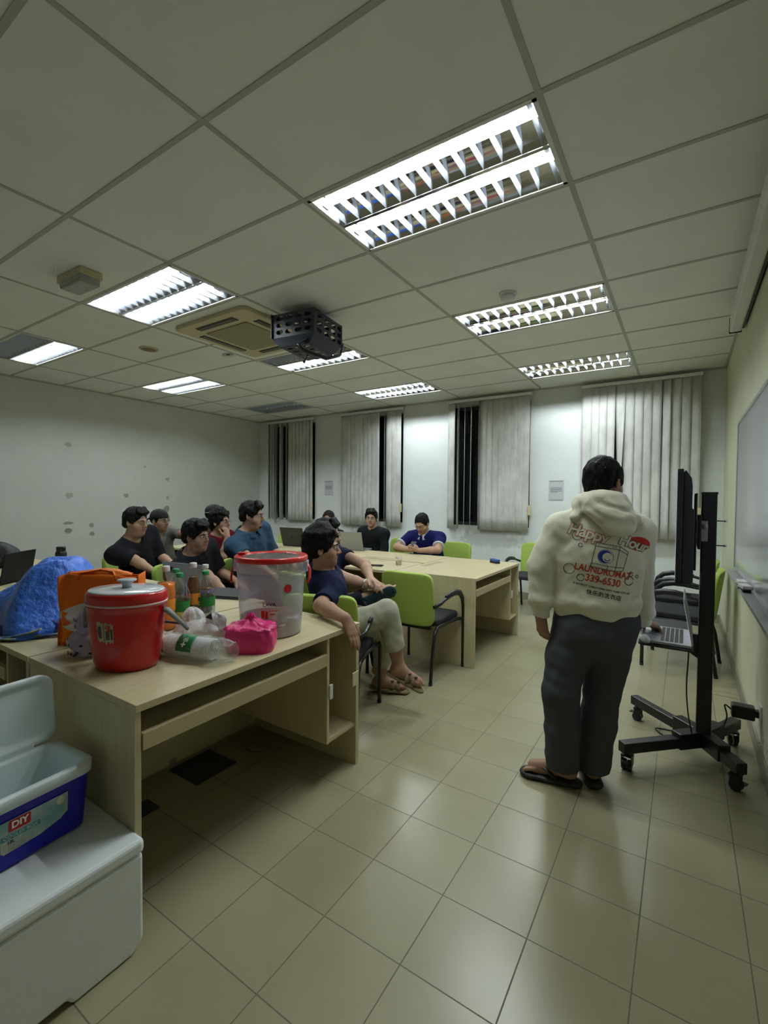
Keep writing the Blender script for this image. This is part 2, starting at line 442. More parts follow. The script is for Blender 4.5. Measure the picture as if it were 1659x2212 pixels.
# ---------------------------------------------------------------- recessed louvre lights
M_TUBE_ON = mat('lit_fluorescent_tube', (1, 1, 1), 0.5, emit=TUBE_COLOR, estr=TUBE_POWER)
M_TUBE_OFF = mat('unlit_fluorescent_tube', (0.75, 0.75, 0.73), 0.3)
def luminaire(i, j, mode, label):
    x0, y0 = GX0 + 1.2 * i + .012, GY0 + .6 * j + .012
    L, W = 1.176, .576
    t = thing('ceiling_light', label, 'ceiling light', (x0 + L / 2, y0 + W / 2, ZC), 0, 'recessed twin tube ceiling lights')
    h, l2, w2 = .075, L / 2, W / 2
    f = MB()   # housing: tray open below
    f.box(-l2, l2, -w2, w2, h, h + .004)
    for s in (-1, 1):
        f.box(-l2, l2, s * w2 - .002, s * w2 + .002, -.002, h)
        f.box(s * l2 - .002, s * l2 + .002, -w2, w2, -.002, h)
    f.build('housing', M_LAMPWHITE, t)
    r = MB()   # rim
    for s in (-1, 1):
        r.box(-l2, l2, s * (w2 - .008) - .010, s * (w2 - .008) + .010, -.005, -.001)
        r.box(s * (l2 - .008) - .010, s * (l2 - .008) + .010, -w2, w2, -.005, -.001)
    r.build('frame', M_LAMPWHITE, t)
    for n_, yc in enumerate((-.144, .144)):
        rf = MB()  # curved mirror reflector
        pr = [(-.132, .004), (-.118, .022), (-.095, .044), (-.06, .062), (-.03, .069), (0, .0715), (.03, .069), (.06, .062), (.095, .044), (.118, .022), (.132, .004)]
        rf.grid(lambda u, v, yc=yc: (-l2 + .01 + u * (L - .02), yc + pr[round(v * 10)][0], pr[round(v * 10)][1]), 1, 10)
        rf.build('reflector', M_ALU, t)
        lv = MB()  # cross blades, V shaped
        for k in range(13):
            x = -l2 + .045 + k * (L - .09) / 12
            for s in (-1, 1):
                lv.add([(x + s * .009, yc - .125, .036), (x + s * .009, yc + .125, .036), (x, yc + .133, .001), (x, yc - .133, .001)], [(0, 1, 2, 3)])
            lv.add([(x - .009, yc - .125, .036), (x + .009, yc - .125, .036), (x + .009, yc + .125, .036), (x - .009, yc + .125, .036)], [(0, 1, 2, 3)])
        lv.build('louvre', M_LOUV, t)
        on = mode == 'both' or (mode == 'far' and n_ == 1)
        tb = MB().tube([(-l2 + .02, yc, .052), (l2 - .02, yc, .052)], .0135, 12)
        to = tb.build('tube', M_TUBE_ON if on else M_TUBE_OFF, t)
        cp = MB()
        for s in (-1, 1): cp.box(s * (l2 - .012) - .008, s * (l2 - .012) + .008, yc - .02, yc + .02, .035, .072)
        cp.build('lamp_holder', M_WHITEPL, t)
    bs = MB().box(-l2, l2, -.011, .011, 0, .05).build('spine', M_ALU, t)
    return t
LL = {(0, 1): 'largest lit ceiling light, nearest the camera, with both tubes glaring', (-2, 1): 'lit twin tube ceiling light left of the air conditioner, both tubes on',
      (-4, 1): 'half lit ceiling light at the left edge with one dark tube side', (-4, 4): 'small lit ceiling light above the seated group near the left wall',
      (-2, 4): 'half lit ceiling light partly hidden behind the projector cage', (0, 4): 'lit ceiling light beside the round smoke detector',
      (0, 7): 'narrow looking lit ceiling light nearest the rightmost window blind', (-2, 7): 'lit ceiling light in the far row between the dark one and the right one',
      (-4, 7): 'unlit grey ceiling light in the far row by the window wall'}
for (i, j), md in FIX.items(): luminaire(i, j, md, LL[(i, j)])

# ================================================================ wall fittings
M_SLAT = mat('mottled_grey_blind_fabric', (0.62, 0.625, 0.60), 0.85, col2=(0.49, 0.495, 0.47), vscale=9, stretch=(1, 1, .45), detail=6)
def blind(x0, x1, slats, label, zb=.96, chain=True):
    """slats = list of (x, angle in degrees, bottom twist)"""
    t = thing('vertical_blind', label, 'window blind', ((x0 + x1) / 2, YB - .03, 0), 0, 'vertical blinds on the window wall')
    cx = (x0 + x1) / 2; y = -.045
    MB().box(x0 - cx, x1 - cx, y - .025, y + .025, 2.875, 2.915).build('headrail', M_WHITEPL, t, bevel=.004)
    for s in (-1, 1):
        MB().box(s * (x1 - x0) * .38 - .015, s * (x1 - x0) * .38 + .015, y + .025, .03, 2.88, 2.91).build('bracket', M_WHITEPL, t)
    for k, (sx, ang, tw) in enumerate(slats):
        m = MB(); a = math.radians(ang); w = .063
        def fn(u, v, sx=sx, a=a, tw=tw):
            aa = a + math.radians(tw) * (1 - v) ** (.8 if abs(tw) > 20 else 1.5)
            d = (u - .5) * 2 * w
            cur = .006 * (1 - (2 * u - 1) ** 2)
            return (sx - cx + d * math.cos(aa) - cur * math.sin(aa), y - d * math.sin(aa) - cur * math.cos(aa), zb + v * (2.872 - zb))
        m.grid(fn, 4, 10)
        m.build('slat', M_SLAT, t, solid=.0012)
    if chain:
        MB().tube([(x1 - cx - .02, y - .03, 2.87), (x1 - cx - .01, y - .03, 1.3)], .0025, 6).build('cord', M_WHITEPL, t)
        MB().box(x1 - cx - .035, x1 - cx + .012, y - .04, y - .02, 1.20, 1.34).build('cord_weight', M_CREAMPL, t, bevel=.004)
    return t
def row(x0, x1, n, ang, seed):
    rnd = random.Random(seed)
    return [(x0 + (x1 - x0) * (k + .5) / n, ang + rnd.uniform(-3, 3), rnd.uniform(-3, 3)) for k in range(n)]
b1 = [(-6.98, 62, 0), (-6.87, 40, 0), (-6.77, 62, 0), (-6.64, 82, 0), (-6.50, 60, 0)] + row(-6.46, -5.84, 7, 9, 3)
blind(-7.05, -5.82, b1, 'leftmost vertical blind with darker turned slats on its left side', .99)
b2 = row(-5.14, -4.36, 9, 7, 5) + [(-4.235, 64, 0)] + row(-4.2, -3.93, 3, 7, 6)
blind(-5.18, -3.89, b2, 'vertical blind with one black gap, behind the man in the black jacket', .955)
b3 = [(-3.02, 12, 0), (-2.905, 80, 0), (-2.80, 68, 0), (-2.70, 68, 0), (-2.575, 72, 0)] + row(-2.56, -1.85, 8, 6, 7)
blind(-3.10, -1.80, b3, 'vertical blind with three thin black gaps at its left', .97)
b4 = row(-1.14, -.78, 4, 6, 8) + [(-.708, 4, 86)] + row(-.655, -.27, 4, 8, 12) + [(-.215, 34, 0)] + row(-.17, .13, 3, 8, 10)
blind(-1.16, .15, b4, 'rightmost vertical blind with a twisted slat, above the standing man', .95)

def notice(x, z0, z1, label, w=.20):
    o = thing('notice_sheet', label, 'paper notice', (x, YB - .002, z0), 0, 'printed notices between the windows')
    MB().box(-w / 2, w / 2, -.0016, 0, 0, z1 - z0).build('sheet', mat('printed_paper', (0.50, 0.52, 0.53), .7), o)
    m = MB(); h = z1 - z0
    m.box(-w * .42, w * .42, -.0024, -.0016, h * .92, h * .95); 
    for k in range(6): m.box(-w * .38, w * (.38 if k < 5 else .1), -.0024, -.0016, h * (.62 - .045 * k), h * (.64 - .045 * k))
    m.box(-w * .45, w * .45, -.0024, -.0016, h * .03, h * .045)
    m.build('printed_lines', mat('grey_print', (0.16, 0.17, 0.22), .7), o)
notice(-5.50, 1.47, 1.74, 'small printed notice between the two leftmost blinds')
notice(-1.48, 1.41, 1.69, 'printed notice beside the standing man, between the two right blinds')

# whiteboard on the right wall
t = thing('whiteboard', 'large whiteboard with a marker tray on the right wall', 'whiteboard', (XR, 3.0, 0))
y0, y1, z0, z1 = 1.6 - 3.0, 4.76 - 3.0, .86, 2.06
MB().box(-.018, -.003, y0 + .02, y1 - .02, z0 + .02, z1 - .02).build('panel', mat('glossy_white_enamel_board', (0.74, 0.76, 0.84), .12, spec=.5, coat=.3), t)
fr = MB()
fr.box(-.026, -.001, y0, y1, z1 - .022, z1); fr.box(-.026, -.001, y0, y1, z0, z0 + .022)
fr.box(-.026, -.001, y0, y0 + .022, z0 + .022, z1 - .022); fr.box(-.026, -.001, y1 - .022, y1, z0 + .022, z1 - .022)
fr.build('frame', mat('anodised_aluminium', (0.50, 0.51, 0.52), .35, metal=.8), t, bevel=.002)
tr = MB(); tr.box(-.075, -.026, y0, y1 - .1, z0 - .004, z0 + .002); tr.box(-.079, -.073, y0, y1 - .1, z0 - .004, z0 + .014)
tr.build('tray', mat('anodised_aluminium', (0.5, 0.5, 0.5), .3), t)
def eraser(x, y, z, rz, label, felt, top, group='whiteboard erasers'):
    e = thing('whiteboard_eraser', label, 'eraser', (x, y, z), rz, group)
    MB().box(-.025, .025, -.06, .06, 0, .016).build('felt', felt, e, bevel=.003)
    MB().box(-.026, .026, -.061, .061, .016, .042).build('grip', top, e, bevel=.008, segs=3)
M_FELT = mat('dark_felt', (0.02, .02, .025), .95)
eraser(XR - .052, 3.78, .862, 0, 'white eraser lying on the whiteboard tray, the farther one', M_FELT, mat('pale_pink_white_foam', (0.62, .58, .58), .7))
eraser(XR - .050, 3.60, .862, .15, 'white eraser lying on the whiteboard tray, the nearer one', M_FELT, mat('pale_pink_white_foam', (0.62, .58, .58), .7))

# projection screen housing under the ceiling at the right wall
t = thing('projector_screen_housing', 'long white pull-down screen housing under the ceiling at the right wall', 'screen housing', (XR, 3.2, 0))
MB().box(-.105, -.03, -1.6, 1.42, 2.755, 2.87).build('casing', M_WHITEPL, t, bevel=.01)
for s in (1.424, -1.604): MB().box(-.108, -.027, s - .004, s + .004, 2.75, 2.874).build('end_cap', M_BLACKPL, t, bevel=.002)
MB().box(-.029, -.012, .05, 1.40, 2.77, 2.86).build('rear_rail', M_BLACKPL, t)
for y in (-1.2, .9): MB().box(-.045, -.001, y - .02, y + .02, 2.80, 2.89).build('wall_bracket', M_WHITEPL, t)
for s in (-1.0, 1.2): MB().tube([(-.07, s, 2.87), (-.07, s, ZC)], .003, 6).build('hanger', M_CHROME, t)

# emergency light, smoke detector, speaker, sprinkler on the ceiling
t = thing('emergency_light', 'cream emergency light box on the ceiling at the left', 'emergency light', (-3.60, 1.60, ZC), .03)
MB().box(-.165, .165, -.075, .075, -.055, 0).build('base', M_CREAMPL, t, bevel=.012, segs=3)
MB().box(-.12, .165, -.078, .06, -.10, -.045).build('lens', mat('clear_ribbed_lens', (0.62, .62, .55), .25, trans=.5, alpha=1), t, bevel=.015, segs=3)
t = thing('smoke_detector', 'round white smoke detector on the ceiling near the middle light', 'smoke detector', (-1.15, 3.46, ZC))
MB().lathe([(.065, 0), (.065, -.012), (.052, -.016)], 28).build('base', M_LAMPWHITE, t)
MB().lathe([(.050, -.016), (.052, -.040), (.035, -.052), (0, -.053)], 28).build('sensor_dome', M_LAMPWHITE, t)
t = thing('ceiling_speaker', 'round tan ceiling speaker left of the air conditioner', 'ceiling speaker', (-4.75, 2.77, ZC))
MB().lathe([(.095, 0), (.095, -.006), (.080, -.010)], 32).build('ring', M_CREAMPL, t)
MB().lathe([(.080, -.009), (.05, -.013), (0, -.015)], 32).build('grille', mat('tan_speaker_grille', (0.22, .17, .10), .7), t)
t = thing('ceiling_sensor', 'small white wall-mounted style sensor on the ceiling beside the air conditioner', 'sensor', (-4.17, 3.33, ZC), .3)
t['label'] = 'small white sensor box on the ceiling beside the air conditioner'
MB().box(-.07, .07, -.03, .03, -.03, 0).build('body_shell', M_LAMPWHITE, t, bevel=.01, segs=3)
MB().box(-.01, .03, -.032, -.028, -.022, -.012).build('slot', M_BLACKPL, t)

# ceiling cassette air conditioner
t = thing('air_conditioner', 'square yellowed cassette air conditioner in the ceiling', 'air conditioner', (-3.475, 3.01, ZC), 0)
m = MB(); m.prism(rrect(-.475, .475, -.475, .475, .06), -.035, 0); m.build('panel', M_CREAMPL, t, bevel=.008)
m = MB(); m.prism(rrect(-.275, .275, -.275, .275, .02), -.043, -.034); m.build('intake_grille', M_GRILLE, t, bevel=.003)
for k in range(4):
    M = Matrix.Rotation(k * PI / 2, 4, 'Z')
    m = MB(); m.box(-.25, .25, .335, .405, -.040, -.034, M=M); m.build('air_outlet', mat('dark_vent_slot', (0.03, .03, .028), .5), t)
    m = MB(); m.box(-.245, .245, .350, .356, -.046, -.036, M=M); m.box(-.245, .245, .376, .382, -.046, -.036, M=M); m.build('vane', mat('grey_vane', (0.35, .34, .28), .5), t)

# projector in its perforated security cage
t = thing('ceiling_projector', 'black projector in a perforated cage hanging from the ceiling', 'projector', (-2.62, 2.94, ZC), math.radians(8))
MB().lathe([(.06, 0), (.06, -.01), (.03, -.02), (.03, -.05), (.045, -.06), (.045, -.09)], 20).build('ceiling_mount', M_BLACK, t)
def perf(m, P0, U, V, nu, nv, hw, hh, gu, gv, mgu, mgv, th=.0025):
    """sheet with slot holes: P0 corner, U,V unit vectors * size; holes nu x nv"""
    P0, U, V = Vector(P0), Vector(U), Vector(V)
    W, H = U.length, V.length; u, v = U.normalized(), V.normalized()
    us = [0]; 
    for a in range(nu):
        s = mgu + a * (hw + gu); us += [s, s + hw]
    us.append(W); vs_ = [0]
    for a in range(nv):
        s = mgv + a * (hh + gv); vs_ += [s, s + hh]
    vs_.append(H)
    for a in range(len(us) - 1):
        for c in range(len(vs_) - 1):
            A, B_, Cc, D_ = [P0 + u * x + v * y for x, y in ((us[a], vs_[c]), (us[a + 1], vs_[c]), (us[a + 1], vs_[c + 1]), (us[a], vs_[c + 1]))]
            if a % 2 == 1 and c % 2 == 1:
                ch = hh * .42      # corner webs make the slot ends rounded
                w = u * ch; h = v * ch
                m.add([A, A + w, A + h], [(0, 1, 2)]); m.add([B_, B_ + h, B_ - w], [(0, 1, 2)])
                m.add([Cc, Cc - w, Cc - h], [(0, 1, 2)]); m.add([D_, D_ - h, D_ + w], [(0, 1, 2)])
            else:
                m.add([A, B_, Cc, D_], [(0, 1, 2, 3)])
    return m
# cage: local box x -.17...17 (short side), y -.30...12, z -.32..-.09
cx0, cx1, cy0, cy1, cz0, cz1 = -.26, .14, -.20, .07, -.255, -.065
M_CAGE = mat('black_perforated_steel', (0.035, 0.04, 0.06), .45)
m = MB()
perf(m, (cx0, cy0, cz0), (cx1 - cx0, 0, 0), (0, 0, cz1 - cz0), 4, 3, .07, .034, .02, .022, .035, .025)
m.build('side_panel', M_CAGE, t, solid=.003)
m = MB()
perf(m, (cx1, cy0, cz0), (0, cy1 - cy0 + .14, 0), (0, 0, cz1 - cz0), 4, 3, .075, .036, .03, .02, .04, .02)
m.build('side_panel', M_CAGE, t, solid=.003)
m = MB()
perf(m, (cx1, cy1 + .14, cz0), (cx0 - cx1, 0, 0), (0, 0, cz1 - cz0), 4, 3, .07, .034, .02, .022, .035, .025)
m.build('side_panel', M_CAGE, t, solid=.003)
m = MB()
perf(m, (cx0, cy1 + .14, cz0), (0, cy0 - cy1 - .14, 0), (0, 0, cz1 - cz0), 4, 3, .075, .036, .03, .02, .04, .02)
m.build('side_panel', M_CAGE, t, solid=.003)
m = MB()
perf(m, (cx0, cy0, cz1), (cx1 - cx0, 0, 0), (0, cy1 + .14 - cy0, 0), 4, 5, .07, .034, .02, .05, .035, .03)
m.build('top_panel', M_CAGE, t, solid=.003)
m = MB()
m.add([(cx0, cy0, cz0), (cx1, cy0, cz0), (cx1 - .06, cy0 + .02, cz0 - .07), (cx0 + .06, cy0 + .02, cz0 - .07)], [(0, 1, 2, 3)])
perf(m, (cx0 + .06, cy0 + .02, cz0 - .07), (cx1 - cx0 - .12, 0, 0), (0, cy1 + .08 - cy0, 0), 3, 5, .06, .03, .02, .05, .03, .04)
m.add([(cx1, cy0, cz0), (cx1, cy1 + .14, cz0), (cx1 - .06, cy1 + .1, cz0 - .07), (cx1 - .06, cy0 + .02, cz0 - .07)], [(0, 1, 2, 3)])
m.add([(cx0, cy0, cz0), (cx0, cy1 + .14, cz0), (cx0 + .06, cy1 + .1, cz0 - .07), (cx0 + .06, cy0 + .02, cz0 - .07)], [(3, 2, 1, 0)])
m.build('bottom_panel', M_CAGE, t, solid=.003)
MB().box(-.16, .04, -.08, .12, -.20, -.13).build('projector_body', mat('dark_projector_shell', (.05, .05, .055), .4), t, bevel=.015, segs=3)
LOC = lambda s, q, z: (s * .84 + q * .54, s * .54 - q * .84, z)
m = MB().tube([LOC(.02, .16, -.25), LOC(-.12, .23, -.355), LOC(-.07, .24, -.40), LOC(.11, .24, -.455), LOC(.22, .17, -.40), LOC(.24, .10, -.30)], .024, 4, flat=(1, .35))
m.build('front_bracket', M_BLACK, t)
MB().tube([LOC(-.03, .22, -.41), LOC(-.05, .22, -.45), LOC(-.07, .22, -.49)], [.004, .006, .011], 8).build('hanging_cable', M_BLACKPL, t)

# ================================================================ desks
def make_desk(Dp=.63):
    t = thing('computer_desk', 'x', 'desk')
    # local: front edge along +x at y=0, depth towards +y, open side faces -y; cabinet at the +x end
    L, H, T = 1.20, .755, .025
    MB().box(0, L, 0, Dp, H - T, H).build('tabletop', M_WOOD, t, bevel=.002)
    MB().box(.0, .022, .008, Dp - .01, 0, H - T).build('side_panel', M_WOOD, t, bevel=.0015)
    MB().box(L - .028, L - .003, .004, Dp - .01, 0, H - T).build('side_panel', M_WOOD, t, bevel=.0015)
    MB().box(.022, L - .028, Dp - .028, Dp - .010, .06, H - T).build('back_panel', M_WOOD, t)
    k = MB(); k.box(.03, .938, .03, .42, .615, .633); ko = k.build('keyboard_tray', M_WOOD, t)
    MB().box(.026, .942, .004, .024, .598, .655).build('tray_lip', M_EDGE, ko, bevel=.002)
    MB().box(.945, .963, .012, Dp - .03, .205, H - T).build('divider', M_WOOD, t, bevel=.0015)
    MB().box(.963, L - .028, .015, Dp - .03, .205, .223).build('shelf', M_WOOD, t)
    for hx0, hx1, hy0 in ((.950, .972, -.004), (L - .062, L - .012, -.001)):
        MB().box(hx0, hx1, hy0, .006, .43, .50).build('hinge_plate', M_WHITEPL if hx0 < 1 else mat('cream_hinge_plate', (.60, .55, .38), .4), t, bevel=.001)
    MB().box(.40, .80, Dp - .115, Dp - .045, H - .001, H + .0012).build('cable_slot', mat('slot_cover_strip', (.36, .33, .20), .6), t)
    return t
desk0 = make_desk()
DG = 'pale laminate computer desks'
used = 0
def desk(x, y, rz, label):
    global used
    o = place(desk0, used, (x, y, 0), rz, label, DG); used += 1
    return o
desk1 = make_desk(.79); used1 = 0
# front column desks face the whiteboard wall (+X): local -y -> +X means rotation +90 deg
def desk_px(x, y0, label):
    global used1
    d = place(desk1, used1, (x, y0, 0), PI / 2, label, DG); used1 += 1
    return d
dA = desk_px(-1.43, .785, 'front desk carrying the red drinks jug, bucket and pink bag')
dB = desk_px(-1.435, 3.63, 'far front desk with the blue eraser on it, nearer the windows')
NR = ['under the orange and blue bags', 'under the dark laptop screen at the left edge', 'at the far left, below the backpack']
for k in range(3):
    x1 = -2.235 - 1.2 * k
    desk(x1 - 1.2, .785, 0, 'near row desk facing the camera side, ' + NR[k])
    desk(x1, 2.065, PI, 'near row desk facing the seated men, ' + ['beside the soda bottles', 'before the man in glasses', 'leftmost, against which the flask stands'][k])
    desk(x1 - 1.2, 3.56, 0, 'far row desk facing the seated group, ' + ['with the paper cup and phone', 'middle of its row', 'leftmost of its row near the wall'][k])
    desk(x1, 4.86, PI, 'far row desk facing the windows, ' + ['in front of the man in navy polo', 'in front of the silver laptop user', 'at the left end behind the black laptop'][k])

# ================================================================ chairs
def make_chair():
    t = thing('office_chair', 'x', 'chair')
    # faces +y
    m = MB(); m.prism(rrect(-.225, .225, -.21, .245, .06), .425, .47); m.build('seat', M_BLACKFAB, t, bevel=.014, segs=3)
    b = MB()
    def back(u, v):
        x = (u - .5) * .46; z = .43 + v * .415
        w = 1.0 - .03 * (1 - v)
        return (x * w, -.245 - .055 * v + .030 * (2 * u - 1) ** 2, z)
    # rounded outline sheet
    n = 14; vs = []; fs = []
    for j in range(n + 1):
        v = j / n
        for i in range(n + 1):
            u = i / n
            uu, vv = u * 2 - 1, v * 2 - 1
            p = 7.0
            L_ = (abs(uu) ** p + abs(vv) ** p) ** (1 / p); mx_ = max(abs(uu), abs(vv), 1e-6)
            s = mx_ / max(L_, 1e-6) if L_ > 0 else 1
            vs.append(back((uu * s + 1) / 2, (vv * s + 1) / 2))
    for j in range(n):
        for i in range(n): fs.append((j * (n + 1) + i, j * (n + 1) + i + 1, (j + 1) * (n + 1) + i + 1, (j + 1) * (n + 1) + i))
    b.add(vs, fs, 0, True); b.build('backrest', M_GREEN, t, solid=.042, bevel=.010, segs=3, offset=0)
    MB().box(-.19, .19, -.235, -.20, .40, .45).build('back_shell', M_BLACKPL, t, bevel=.01)
    for s in (-1, 1):
        x = s * .262
        f = MB(); f.tube([(x, .235, .008), (x, .235, .30), (x, .235, .46), (x, .228, .53), (x, .203, .588), (x, .155, .628), (x, .08, .646), (x, 0, .646), (x, -.12, .632), (x, -.20, .612), (s * .235, -.262, .59)], .0145, 10, flat=(1, .9))
        f.build('front_leg', M_BLACK, t)
        a = MB(); a.tube([(x, .232, .545), (x, .212, .592), (x, .160, .640), (x, .08, .659), (x, 0, .658), (x, -.11, .645)], [.014, .019, .021, .021, .020, .014], 10, flat=(1.1, .75)); a.build('armrest', M_BLACKPL, t)
        r = MB(); r.tube([(s * .225, -.285, .008), (s * .225, -.25, .25), (s * .222, -.215, .37), (s * .22, -.17, .412), (s * .22, .0, .416), (s * .235, .18, .414), (x, .228, .41)], .0145, 10, flat=(1, .9))
        r.build('rear_leg', M_BLACK, t)
        for yy, xx in ((.235, x), (-.285, s * .225)):
            MB().lathe([(.015, 0), (.016, .018)], 12, (xx, yy, 0)).build('foot_cap', M_BLACKPL, t)
    MB().tube([(-.22, .0, .414), (.22, .0, .414)], .010, 8).build('seat_bar', M_BLACK, t)
    return t
chair0 = make_chair(); cused = 0
def chair(x, y, deg, label, z=0.0):
    global cused
    o = place(chair0, cused, (x, y, z), math.radians(deg), label, 'green backed office chairs'); cused += 1
    return o
chair(-1.81, 3.40, 0, 'empty green backed chair facing the far front desk')
chair(-1.90, 2.34, 22, 'green chair holding the man in the navy shirt and beige trousers')
chair(-2.42, 2.86, -8, 'green chair of the man clasping his ankle')
chair(-3.42, 2.42, -78, 'green chair behind the man in the black polo')
chair(-4.42, 2.52, -75, 'green chair by the black flask, under the man in glasses')
chair(-3.28, 2.98, -85, 'chair under the large man in the blue polo')
chair(-4.98, 3.08, -80, 'chair under the man in the backward cap')
chair(-4.30, 3.26, -80, 'chair under the man in the maroon shirt')
chair(-2.55, 5.42, 180, 'green chair to the right of the man in the navy polo')
chair(-3.38, 5.50, 180, 'green chair to the right of the man in the black jacket')
chair(-4.38, 5.45, 180, 'chair of the man sitting behind the black laptop')
chair(-5.62, 5.45, 180, 'empty green chair at the far desk by the leftmost blind')
chair(-1.62, 5.95, 175, 'empty green chair against the window wall left of the standing man')
chair(-.02, 4.78, 84, 'lime chair in the right corner behind the television stand, nearer one')
chair(-.02, 5.50, 88, 'lime chair in the right corner, farther one near the window wall')

# ================================================================ television on a rolling stand
t = thing('rolling_tv_stand', 'black wheeled television stand with a laptop shelf', 'tv stand', (.112, 3.04, 0))
MB().box(-.034, .034, -.045, .045, .09, 1.46).build('pole', M_BLACK, t, bevel=.006)
MB().box(-.036, .036, -.047, .047, 1.45, 1.462).build('pole_cap', M_BLACKPL, t)
ends = [(-.36, .36), (-.36, -.35), (.17, .33), (.15, -.25)]
for ex, ey in ends:
    leg = MB(); a = math.atan2(ey, ex); L = math.hypot(ex, ey)
    M = Matrix.Rotation(a, 4, 'Z')
    leg.box(.02, L, -.026, .026, .095, .150, M=M); leg.box(-.02, .17, -.032, .032, .088, .172, M=M)
    lo = leg.build('leg', M_BLACK, t, bevel=.004)
    cx, cy = math.cos(a) * (L - .035), math.sin(a) * (L - .035)
    wo = MB(); wa = a + .6
    for s in (-1, 1):
        M2 = Matrix.Translation((cx, cy, .028)) @ Matrix.Rotation(wa, 4, 'Z') @ Matrix.Translation((0, s * .013, 0)) @ Matrix.Rotation(PI / 2, 4, 'X')
        wo.lathe([(.010, -.009), (.026, -.009), (.028, -.006), (.028, .006), (.026, .009), (.010, .009)], 18, M=M2)
    wo.build('caster', M_BLACKPL, t)
    fk = MB(); M3 = Matrix.Translation((cx, cy, 0)) @ Matrix.Rotation(wa, 4, 'Z')
    fk.box(-.022, .016, -.026, -.022, .028, .08, M=M3); fk.box(-.022, .016, .022, .026, .028, .08, M=M3); fk.box(-.026, .020, -.026, .026, .074, .082, M=M3); fk.lathe([(.008, .08), (.008, .097)], 10, M=M3)
    fk.box(.018, .045, -.014, .014, .045, .050, M=M3)
    fk.build('caster_fork', M_BLACK, t)
# shelf with bracket
m = MB(); m.prism(rrect(-.295, -.06, -.40, .22, .03), .690, .700); m.build('laptop_shelf', M_BLACK, t, bevel=.003)
m = MB(); m.add([(-.30, -.012, .688), (-.30, .012, .688), (-.034, .012, .688), (-.034, -.012, .688), (-.034, -.012, .56), (-.034, .012, .56), (-.18, .012, .655), (-.18, -.012, .655)],
    [(0, 1, 2, 3), (3, 2, 5, 4), (4, 5, 6, 7), (7, 6, 1, 0), (0, 3, 4, 7), (2, 1, 6, 5)]); m.build('shelf_bracket', M_BLACK, t)
# tv mount
mt = MB(); mt.box(-.050, -.034, -.10, .10, 1.16, 1.34); mt.box(-.071, -.050, -.13, .13, 1.20, 1.32)
mt.build('mount_plate', M_BLACK, t, bevel=.004)
for s in (-.12, .12):
    MB().box(-.066, -.055, s - .012, s + .012, 1.05, 1.455).build('mount_arm', M_BLACK, t, bevel=.003)
kb = MB()
for z in (1.18, 1.31): kb.lathe([(.003, 0), (.003, .03), (.006, .032), (.006, .045)], 8, M=Matrix.Translation((.034, -.03, z)) @ Matrix.Rotation(PI / 2, 4, 'Y'))
kb.build('clamp_bolt', M_CHROME, t)
cl = MB(); cl.lathe([(.015, 0), (.015, .03), (.005, .035)], 12, M=Matrix.Translation((-.02, -.05, 1.28)) @ Matrix.Rotation(PI / 2, 4, 'X')); cl.box(-.04, -.005, -.065, -.045, 1.20, 1.31)
cl.build('lever', mat('worn_steel', (.35, .35, .36), .3, metal=.8), t, bevel=.004)

tv = thing('television', 'flat television seen edge on, facing the seated group', 'television', (.015, 3.06, 1.02))
W2 = .47
bz = MB(); bz.box(-.045, -.020, -W2, W2, 0, .545); bz.build('bezel', M_BLACKPL, tv, bevel=.004)
MB().box(-.0465, -.0445, -W2 + .012, W2 - .012, .018, .532).build('screen', mat('lit_television_screen', (.02, .02, .025), .15, emit=(.55, .65, .9), estr=.5), tv)
m = MB()
prof = [(-.02, .0), (-.02, .53), (-.012, .54), (.012, .50), (.016, .46), (.016, .36), (.026, .35), (.026, .02), (.016, .0)]
vs = [(x, -W2 + .01, z) for x, z in prof] + [(x, W2 - .01, z) for x, z in prof]
n = len(prof); m.add(vs, [tuple(range(n)), tuple(reversed(range(n, 2 * n)))] + [((k + 1) % n, k, n + k, n + (k + 1) % n) for k in range(n)])
m.build('rear_shell', mat('dark_blue_grey_shell', (.018, .020, .028), .4), tv, bevel=.003)

def laptop(name, loc, rz, label, shell, open_deg=100, w=.33, d=.225, logo=None, keys=True, group=None, scr=None):
    """origin at the hinge line centre, keyboard towards -y (user side), lid back faces +y"""
    t = thing(name, label, 'laptop', loc, rz, group)
    MB().box(-w / 2, w / 2, -d, 0, 0, .016).build('base', shell, t, bevel=.004)
    if keys:
        m = MB()
        for r in range(5):
            for c in range(13):
                m.box(-w * .43 + c * w * .0662, -w * .43 + c * w * .0662 + w * .055, -.035 - r * .02 - .016, -.035 - r * .02, .016, .0178)
        m.build('keyboard', M_BLACKPL, t)
        MB().box(-.05, .05, -d + .01, -d + .07, .0158, .0166).build('touchpad', M_GREY, t)
    a = math.radians(open_deg) ; ln = d
    M = Matrix.Translation((0, 0, .012)) @ Matrix.Rotation(-(a - PI), 4, 'X') 
    # lid extends along -y when closed (a=0); opened by a
    M = Matrix.Translation((0, 0, .014)) @ Matrix.Rotation(-a, 4, 'X')
    MB().box(-w / 2, w / 2, -ln, 0, .0, .007, M=M).build('lid', shell, t, bevel=.0025)
    MB().box(-w / 2 + .008, w / 2 - .008, -ln + .01, -.012, -.0012, -.0002, M=M).build('screen', scr or M_SCREENOFF, t)
    if logo is not None:
        M2 = M @ Matrix.Translation((logo[1], -ln * logo[2], .0074))
        m = MB(); m.lathe([(.001, 0), (logo[0], 0), (logo[0], .0006), (.001, .0006)], 20, M=M2); m.build('lid_badge', logo[3], t)
    return t
M_LIT = mat('glowing_laptop_screen', (.02, .02, .02), .3, emit=(.7, .8, 1.0), estr=.5)
